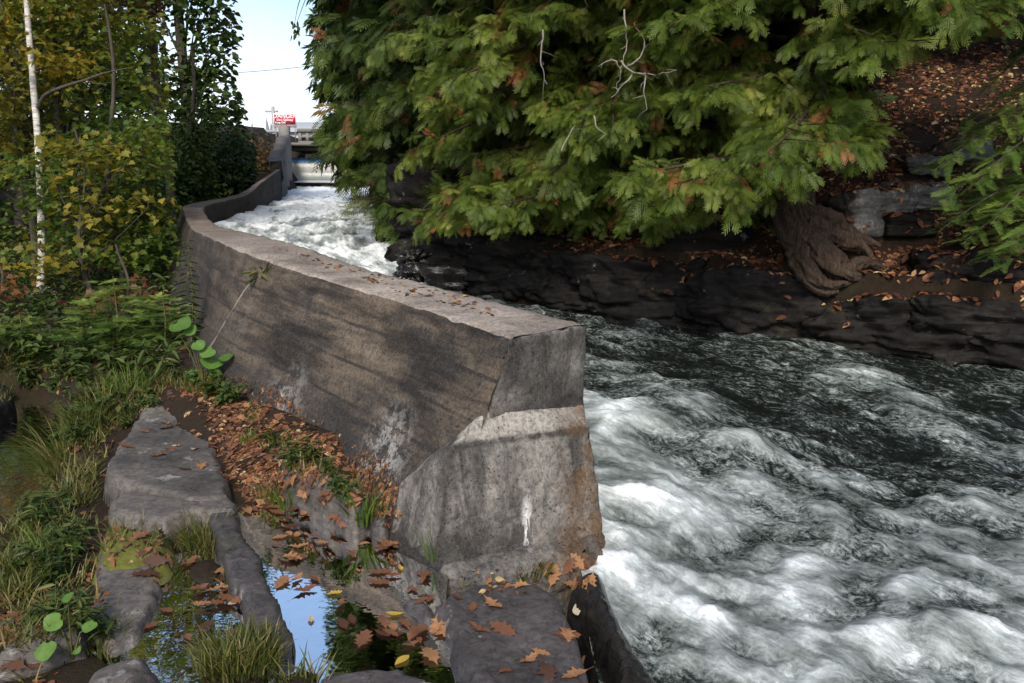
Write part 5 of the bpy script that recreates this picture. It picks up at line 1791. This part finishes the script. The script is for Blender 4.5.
# undergrowth that nobody could count: low leaves over the left bank
U_ = Geo()
xx, yy2 = RNG.uniform(-11, -2.2, 9000), RNG.uniform(5.2, 14, 9000)
hh2 = ground_h(xx, yy2)
d, sgn, _ = polyline_dist(xx, yy2, W_line)
q = project(np.stack([xx, yy2, hh2], -1))
out_side = polyline_dist(np.array([-8.0]), np.array([7.0]), W_line)[1][0]
ok = (poly_sd(xx, yy2, POND) < -.15) & (q[:, 0] < 240) & (q[:, 0] < 130 + (400 - q[:, 1]) * .9) & (sgn == out_side)
pts = np.stack([xx, yy2, hh2], -1)[ok][:3600]
O = np.repeat(pts, 5, 0)
n = len(O)
hh_ = np.repeat(.10 + .16 * np.clip(fbm(pts[:, 0] * .8, pts[:, 1] * .8, 0, 2) + .4, 0, 1.4), 5)
O = O + np.stack([RNG.normal(0, .09, n), RNG.normal(0, .09, n), hh_ * RNG.random(n)], -1)
D = np.stack([RNG.normal(size=n), RNG.normal(size=n), RNG.normal(.05, .35, n)], -1)
X, Y, Z = frames(D, np.array([0, 0, 1.]) + RNG.normal(0, .35, (n, 3)))
r = np.clip(.42 + .35 * fbm(O[:, 0] * 1.3, O[:, 1] * 1.3, 4, 2) + RNG.normal(0, .17, n), 0, 1)
h1 = RNG.random(n) < .6
U_.stamp(*OVATE, O[h1], X[h1], Y[h1], Z[h1], RNG.uniform(.05, .10, h1.sum()), r[h1])
h1 = ~h1
U_.stamp(*SLIM, O[h1], X[h1], Y[h1], Z[h1], RNG.uniform(.07, .15, h1.sum()), r[h1])
tag(U_.build('undergrowth', MAT['herb']), kind='stuff')

# ------------------------------------------------------------------ fallen leaves
def oak_leaf(seed):
    r = np.random.default_rng(seed)
    up = [(0, .012), (.08, .03)]
    for x, y in [(.14, .07), (.23, .19), (.29, .12), (.34, .16), (.43, .30), (.49, .17), (.54, .18), (.66, .29), (.69, .15), (.74, .15), (.84, .19), (.86, .09), (.93, .08)]:
        up.append((x + r.normal(0, .012), y * r.uniform(.82, 1.15)))
    tipp = [(1.0, 0)]
    mid_ = [(x, 0) for x, y in up]
    k = len(up)
    curl, twist, fold = r.uniform(-.35, .5), r.uniform(-.3, .3), r.uniform(.05, .5)
    V = []
    def z(x, y): return curl * (x - .5) ** 2 + fold * abs(y) * (1 + .5 * math.sin(9 * x + seed)) + twist * y * (x - .5)
    for x, y in up: V.append((x, y, z(x, y)))
    for x, y in up: V.append((x, -y * r.uniform(.85, 1.15), z(x, -y)))
    for x, y in mid_: V.append((x, 0, z(x, 0)))
    V.append((1, 0, z(1, 0)))
    F = []
    for i in range(k - 1):
        F.append((2 * k + i, 2 * k + i + 1, i + 1, i)); F.append((k + i, k + i + 1, 2 * k + i + 1, 2 * k + i))
    F.append((2 * k + k - 1, 3 * k, k - 1, k - 1)); F.append((k + k - 1, 3 * k, 2 * k + k - 1, 2 * k + k - 1))
    V = np.array(V) - (.5, 0, 0)
    b = len(V)
    st_ = np.array([(-.5, -.008, V[2 * k][2]), (-.5, .008, V[2 * k][2]), (-.72, .05, V[2 * k][2] + .06), (-.72, .038, V[2 * k][2] + .06)])
    V = np.vstack([V, st_])
    quads = np.array([f for f in F if len(set(f)) == 4] + [(b, b + 1, b + 2, b + 3)])
    tris = np.array([f[:3] for f in F if len(set(f)) == 3])
    V[:, 2] -= V[:, 2].min()
    return V, [quads, tris]


def simple_leaf(seed):
    r = np.random.default_rng(seed)
    u = np.linspace(0, 1, 9)
    w = r.uniform(.22, .36) * np.sin(math.pi * np.clip(u, 0, 1) ** .85)
    c, f = r.uniform(-.2, .5), r.uniform(.1, .6)
    V = [(x - .5, y, c * (x - .5) ** 2 + f * y) for x, y in zip(u, w)] + [(x - .5, -y, c * (x - .5) ** 2 + f * y) for x, y in zip(u, w)] + [(x - .5, 0, c * (x - .5) ** 2) for x in u]
    F = []
    for i in range(8):
        F.append((18 + i, 18 + i + 1, i + 1, i)); F.append((9 + i, 9 + i + 1, 18 + i + 1, 18 + i))
    V = np.array(V); V[:, 2] -= V[:, 2].min()
    return V, [np.array(F)]


OAKS = [oak_leaf(i) for i in range(7)]
OVALS = [simple_leaf(i) for i in range(4)]
LEAF_ME = {}
for cn, m in LEAFM.items():
    for kind, shapes in (('oak', OAKS), ('oval', OVALS)):
        L = []
        for V, F in shapes:
            me = npmesh('fallen_leaf', V, F, False); me.materials.append(m); L.append(me)
        LEAF_ME[cn, kind] = L


def water_level(p):
    for poly, z in ((PUDDLE, -.010), (PUDDLE2, -.020)):
        if p.z < z and poly_sd(np.array([p.x]), np.array([p.y]), poly)[0] > -.2:
            return z
    return None


def lay_leaf(px, py, size, cn, kind, lab, grp, lift=0.0, tilt=.12):
    d = Vector(ray(px, py)).normalized()
    p, nn = hit(px, py)
    if p is None: return
    wz_ = water_level(p)
    if wz_ is not None:
        t = (wz_ - EYE) / d.z
        p = Vector((0, 0, EYE)) + d * t
        nn = Vector((0, 0, 1)); tilt *= .3; lift = .001
    if nn.z < 0: nn = -nn
    if nn.z < .35: nn = (nn + Vector((0, 0, 1))).normalized()
    L = LEAF_ME[cn, kind]
    o = bpy.data.objects.new('fallen_leaf', L[RNG.integers(len(L))])
    COL.objects.link(o)
    o.location = p + nn * (.003 + lift)
    q = nn.to_track_quat('Z', 'Y') @ Matrix.Rotation(RNG.uniform(0, 6.283), 3, 'Z').to_quaternion() @ Matrix.Rotation(RNG.normal(0, tilt), 3, 'X').to_quaternion() @ Matrix.Rotation(RNG.normal(0, tilt), 3, 'Y').to_quaternion()
    o.rotation_mode = 'QUATERNION'
    o.rotation_quaternion = q
    o.scale = (size, size * RNG.uniform(.75, 1.1), size)
    tag(o, lab, 'leaf', grp)


zones = [
    ('on the broad dark flat rock before the pier', [(445, 590), (560, 580), (590, 640), (596, 680), (470, 680), (450, 650)], 11, .075),
    ('on the large flat grey slab', [(155, 390), (200, 395), (230, 485), (110, 470), (130, 430)], 14, .075),
    ('in the leaf strip between slab and wall', [(195, 392), (240, 395), (300, 455), (330, 480), (345, 520), (300, 515), (262, 510), (240, 480), (222, 440)], 88, .072),
    ('against the foot of the wall', [(240, 385), (300, 432), (380, 480), (392, 500), (350, 482), (290, 445), (245, 408)], 30, .065),
    ('on the small dark pool beside the thin ridge', [(140, 575), (180, 560), (230, 560), (255, 610), (250, 645), (190, 640), (130, 625)], 20, .08),
    ('floating on the blue reflecting pool', [(270, 535), (330, 545), (380, 600), (410, 640), (330, 655), (290, 590)], 11, .078),
    ('along the pool edge below the pier', [(345, 520), (395, 545), (440, 572), (430, 600), (400, 600), (350, 560)], 17, .075),
    ('at the near corner of the pool', [(392, 590), (440, 610), (452, 672), (400, 660), (375, 630)], 11, .085),
    ('on the crest of the concrete wall', [(205, 222), (250, 240), (350, 268), (470, 300), (500, 318), (420, 300), (300, 258)], 16, .045),
    ('around the moss cushion', [(92, 525), (170, 525), (215, 540), (200, 565), (110, 560)], 9, .08),
    ('in the shallows at the head of the blue pool', [(245, 505), (345, 520), (335, 560), (280, 562)], 15, .075),
    ('beside the toe of the pier', [(530, 572), (580, 560), (610, 566), (590, 585), (540, 582)], 7, .07),
    ('among the weeds at the lower left', [(0, 590), (60, 560), (100, 610), (60, 660), (0, 670)], 10, .08),
]
wts = {'rust brown': .46, 'orange tan': .30, 'dark brown': .19, 'pale cream': .03, 'yellow': .02}
names = list(wts); pw = np.array(list(wts.values())); pw /= pw.sum()
for zone, poly, n, s in zones:
    for i in range(n):
        cn = names[RNG.choice(5, p=pw)]
        kind = 'oval' if (cn in ('pale cream', 'yellow') or RNG.random() < .15) else 'oak'
        q = rand_in(poly)
        lay_leaf(q[0], q[1], s * (1.3 if kind == 'oak' else .8) * RNG.uniform(.65, 1.25), cn, kind, f'{cn} {"lobed oak" if kind == "oak" else "oval"} leaf lying {zone}' if 'floating' not in zone else f'{cn} {"lobed oak" if kind == "oak" else "oval"} leaf {zone}',
                 f'{cn} {kind} leaves {zone}')
# particular leaves
for px, py, s, cn, kind, lab in [
    (20, 618, .13, 'rust brown', 'oak', 'large brown oak leaf on the low stone in the lower left corner'), (70, 570, .05, 'pale cream', 'oval', 'oval cream leaf on the moss cushion'),
    (41, 438, .07, 'yellow', 'oval', 'round yellow leaf standing in the grass at the pond edge'), (12, 563, .07, 'yellow', 'oval', 'yellow leaf among the weeds at the left edge'),
    (248, 512, .085, 'orange tan', 'oval', 'long tan leaf on the ridge at the head of the blue pool'), (541, 653, .07, 'orange tan', 'oak', 'orange oak leaf alone low on the broad dark flat rock'),
    (473, 608, .07, 'rust brown', 'oak', 'rusty oak leaf near the upper left of the broad dark rock'), (438, 625, .12, 'orange tan', 'oak', 'long orange oak leaf on the left edge of the broad dark rock'),
    (334, 594, .07, 'yellow', 'oak', 'yellow oak leaf floating in the blue pool'), (311, 620, .06, 'pale cream', 'oak', 'white leaf floating near the ridge in the blue pool'), (585, 660, .07, 'orange tan', 'oak', 'orange leaf on the wet right edge of the dark rock'),
    (402, 661, .075, 'yellow', 'oval', 'yellow oval leaf at the near edge of the pool'), (282, 583, .12, 'orange tan', 'oak', 'large tan oak leaf floating beside the thin ridge'), (577, 610, .06, 'pale cream', 'oval', 'pale oval leaf on the wet edge right of the dark rock'),
    (393, 627, .075, 'orange tan', 'oak', 'tan oak leaf floating in the dark part of the pool'), (465, 297, .055, 'yellow', 'oval', 'yellow leaf upright on the wall crest near its end'), (575, 583, .07, 'orange tan', 'oak', 'orange leaf between pier toe and dark rock')]:
    lay_leaf(px, py, s, cn, kind, lab, None)


# short grass nobody could count on the soil between pond, slab and wall
cover = []
for poly, n in (([(40, 500), (60, 440), (100, 380), (170, 368), (165, 392), (120, 435), (100, 470), (92, 520), (60, 560), (20, 600), (0, 600), (0, 530)], 5200), ([(90, 528), (112, 516), (168, 524), (165, 546), (104, 556)], 260), ([(-5, 345), (62, 350), (60, 402), (-5, 402)], 1600), ([(150, 372), (225, 380), (240, 400), (200, 396), (160, 386)], 900), ([(245, 405), (330, 470), (390, 520), (380, 540), (320, 500), (250, 440)], 700),
                ([(0, 590), (110, 560), (88, 640), (60, 683), (0, 683)], 900), ([(170, 540), (230, 545), (225, 560), (170, 560)], 250), ([(200, 640), (310, 650), (330, 683), (200, 683)], 900)):
    for _ in range(n):
        p, nn = hit(*rand_in(poly))
        if p is not None and nn.z > .3: cover.append(tuple(p))
cover = np.array(cover)
dens_ = fbm(cover[:, 0] * 2.2, cover[:, 1] * 2.2, 3, 3)
cover = cover[dens_ > -.25]
n = len(cover)
bl_u = np.linspace(0, 1, 5)
BLADE = (np.array([(u, -.035 * (1 - u ** 2), .35 * u * u) for u in bl_u] + [(u, .035 * (1 - u ** 2), .35 * u * u) for u in bl_u]), [np.array([(i, i + 1, i + 6, i + 5) for i in range(4)])])
az = RNG.uniform(0, 6.28, n); lean_ = RNG.uniform(.15, 1.1, n)
D = np.stack([np.cos(az) * lean_, np.sin(az) * lean_, np.ones(n)], -1)
X, Y, Z = frames(D, np.stack([np.cos(az + RNG.normal(0, .4, n)), np.sin(az), -lean_], -1))
G = Geo()
G.stamp(*BLADE, cover - np.array((0, 0, .006)), X, Y, Z, RNG.uniform(.035, .115, n), np.clip(RNG.normal(.5, .24, n) + .25 * fbm(cover[:, 0] * 3, cover[:, 1] * 3, 8, 2), 0, 1))
tag(G.build('ground_grass', MAT['grass']), kind='stuff')


# litter nobody could count: small leaf bits on the leaf strip, the crest and the slope
def litter(name, pts, sizes, mat, tpl, r0=.45, on_ground=None):
    if on_ground: on_ground = dict(zip(pts, ground_h(np.array([q[0] for q in pts]), np.array([q[1] for q in pts]))))
    P, N = [], []
    for x, y in pts:
        p, nn = drop(x, y)
        if nn.z < .3 or (on_ground and p.z > on_ground[(x, y)] + .03): continue
        P.append(p + Vector((0, 0, .006))); N.append(nn)
    P, N = np.array(P), np.array(N)
    if name == 'leaf_litter':
        kk_ = fbm(P[:, 0] * 5, P[:, 1] * 5, 2, 3) + .25 * RNG.normal(size=len(P)) > -.25
        P, N = P[kk_], N[kk_]
    n = len(P)
    X, Y, Z = frames(np.cross(N, rand_unit(n)), N + RNG.normal(0, .28, (n, 3)))
    G = Geo()
    G.stamp(*tpl, P, X, Y, Z, RNG.uniform(*sizes, n), np.clip(RNG.normal(r0, .34, n), 0, 1))
    return tag(G.build(name, MAT[mat]), kind='stuff')


pts = []
for zone, poly, n in (('a', zones[2][1], 1500), ('b', zones[3][1], 500), ('c', [(345, 520), (395, 545), (440, 572), (430, 590), (350, 560)], 260), ('j', [(166, 378), (258, 379), (322, 426), (396, 470), (402, 540), (345, 525), (258, 512), (222, 480), (198, 412)], 3000), ('k', [(0, 560), (110, 560), (90, 683), (0, 683)], 300), ('l', [(380, 560), (440, 570), (600, 570), (590, 590), (430, 600)], 200), ('d', zones[11][1], 120), ('e', zones[9][1], 120), ('g', zones[8][1], 150), ('h', [(60, 395), (160, 380), (150, 410), (100, 440)], 260), ('i', zones[12][1], 200)):
    for _ in range(n):
        p, _n = hit(*rand_in(poly))
        if p is not None and water_level(p) is None: pts.append((p.x, p.y))
litter('leaf_litter', pts, (.012, .05), 'dead_leaf', OVATE, .4)
xx, yy2 = RNG.uniform(-1.5, 8.0, 56000), RNG.uniform(6.2, 14, 56000)
d, sg_, _z = polyline_dist(xx, yy2, R_line)
ok = (sg_ > 0) & (d > .02) & (fbm(xx * 2.6, yy2 * 2.6, 1, 3) > -.35)
pts = list(zip(xx[ok], yy2[ok]))
litter('slope_litter', pts, (.03, .10), 'hill_leaf', OVATE, .5)
xx, yy2 = RNG.uniform(-9, -1.2, 7000), RNG.uniform(3, 12, 7000)
ok = (poly_sd(xx, yy2, POND) < -.05) & (project(np.stack([xx, yy2, 0 * xx + .3], -1))[:, 0] < 235)
pts = list(zip(xx[ok], yy2[ok]))
litter('forest_litter', pts, (.03, .09), 'dead_leaf', OVATE, .4, True)
# ------------------------------------------------------------------ camera, light
cam = bpy.data.cameras.new('camera')
cam.sensor_width = 36.0
cam.lens = FPX / 1024 * 36
cam.clip_end = 4000
co = bpy.data.objects.new('camera', cam)
COL.objects.link(co)
co.location = (0, 0, EYE)
co.rotation_euler = (math.pi / 2 - PITCH, 0, 0)
SC.camera = co
SUN_EL, SUN_AZ = math.radians(41), math.radians(184)     # azimuth clockwise from +Y
w = bpy.data.worlds.new('World')
SC.world = w
w.use_nodes = True
nt = w.node_tree
sky = nt.nodes.new('ShaderNodeTexSky')
sky.sky_type = 'NISHITA'
sky.sun_disc = False
sky.sun_elevation = SUN_EL
sky.sun_rotation = SUN_AZ
sky.dust_density = 2.0
bg = nt.nodes['Background']
# thin cloud veil added to whiten the sky towards the horizon
tc = nt.nodes.new('ShaderNodeTexCoord')
sepz = nt.nodes.new('ShaderNodeSeparateXYZ')
nt.links.new(tc.outputs['Generated'], sepz.inputs[0])
rz_ = nt.nodes.new('ShaderNodeMapRange')
nt.links.new(sepz.outputs[2], rz_.inputs[0])
rz_.inputs[1].default_value, rz_.inputs[2].default_value, rz_.inputs[3].default_value, rz_.inputs[4].default_value = .0, .24, .85, .0
cl = nt.nodes.new('ShaderNodeTexNoise')
nt.links.new(tc.outputs['Generated'], cl.inputs['Vector'])
cl.inputs['Scale'].default_value = 3.0; cl.inputs['Detail'].default_value = 6
ml = nt.nodes.new('ShaderNodeMath'); ml.operation = 'MULTIPLY_ADD'
nt.links.new(cl.outputs['Fac'], ml.inputs[0]); ml.inputs[1].default_value = .5
nt.links.new(rz_.outputs[0], ml.inputs[2])
sb = nt.nodes.new('ShaderNodeMath'); sb.operation = 'SUBTRACT'; sb.use_clamp = True
nt.links.new(ml.outputs[0], sb.inputs[0]); sb.inputs[1].default_value = .37
mx = nt.nodes.new('ShaderNodeMix'); mx.data_type = 'RGBA'
nt.links.new(sb.outputs[0], mx.inputs[0])
nt.links.new(sky.outputs[0], mx.inputs[6])
mx.inputs[7].default_value = (6.0, 6.1, 6.3, 1)
nt.links.new(mx.outputs[2], bg.inputs[0])
bg.inputs[1].default_value = .15
sl = bpy.data.lights.new('sun', 'SUN')
sl.energy = 2.1
sl.angle = math.radians(11)
sl.color = (1, .94, .85)
so = bpy.data.objects.new('sun', sl)
COL.objects.link(so)
d = Vector((math.sin(SUN_AZ) * math.cos(SUN_EL), math.cos(SUN_AZ) * math.cos(SUN_EL), math.sin(SUN_EL)))
so.rotation_euler = d.to_track_quat('Z', 'Y').to_euler()
SC.view_settings.view_transform = 'Standard'
SC.view_settings.look = 'None'
SC.view_settings.exposure = 0.68
SC.view_settings.gamma = 1
SC.render.engine = 'CYCLES'
SC.cycles.max_bounces = 8
SC.cycles.transparent_max_bounces = 16
SC.cycles.caustics_reflective = False
SC.cycles.caustics_refractive = False
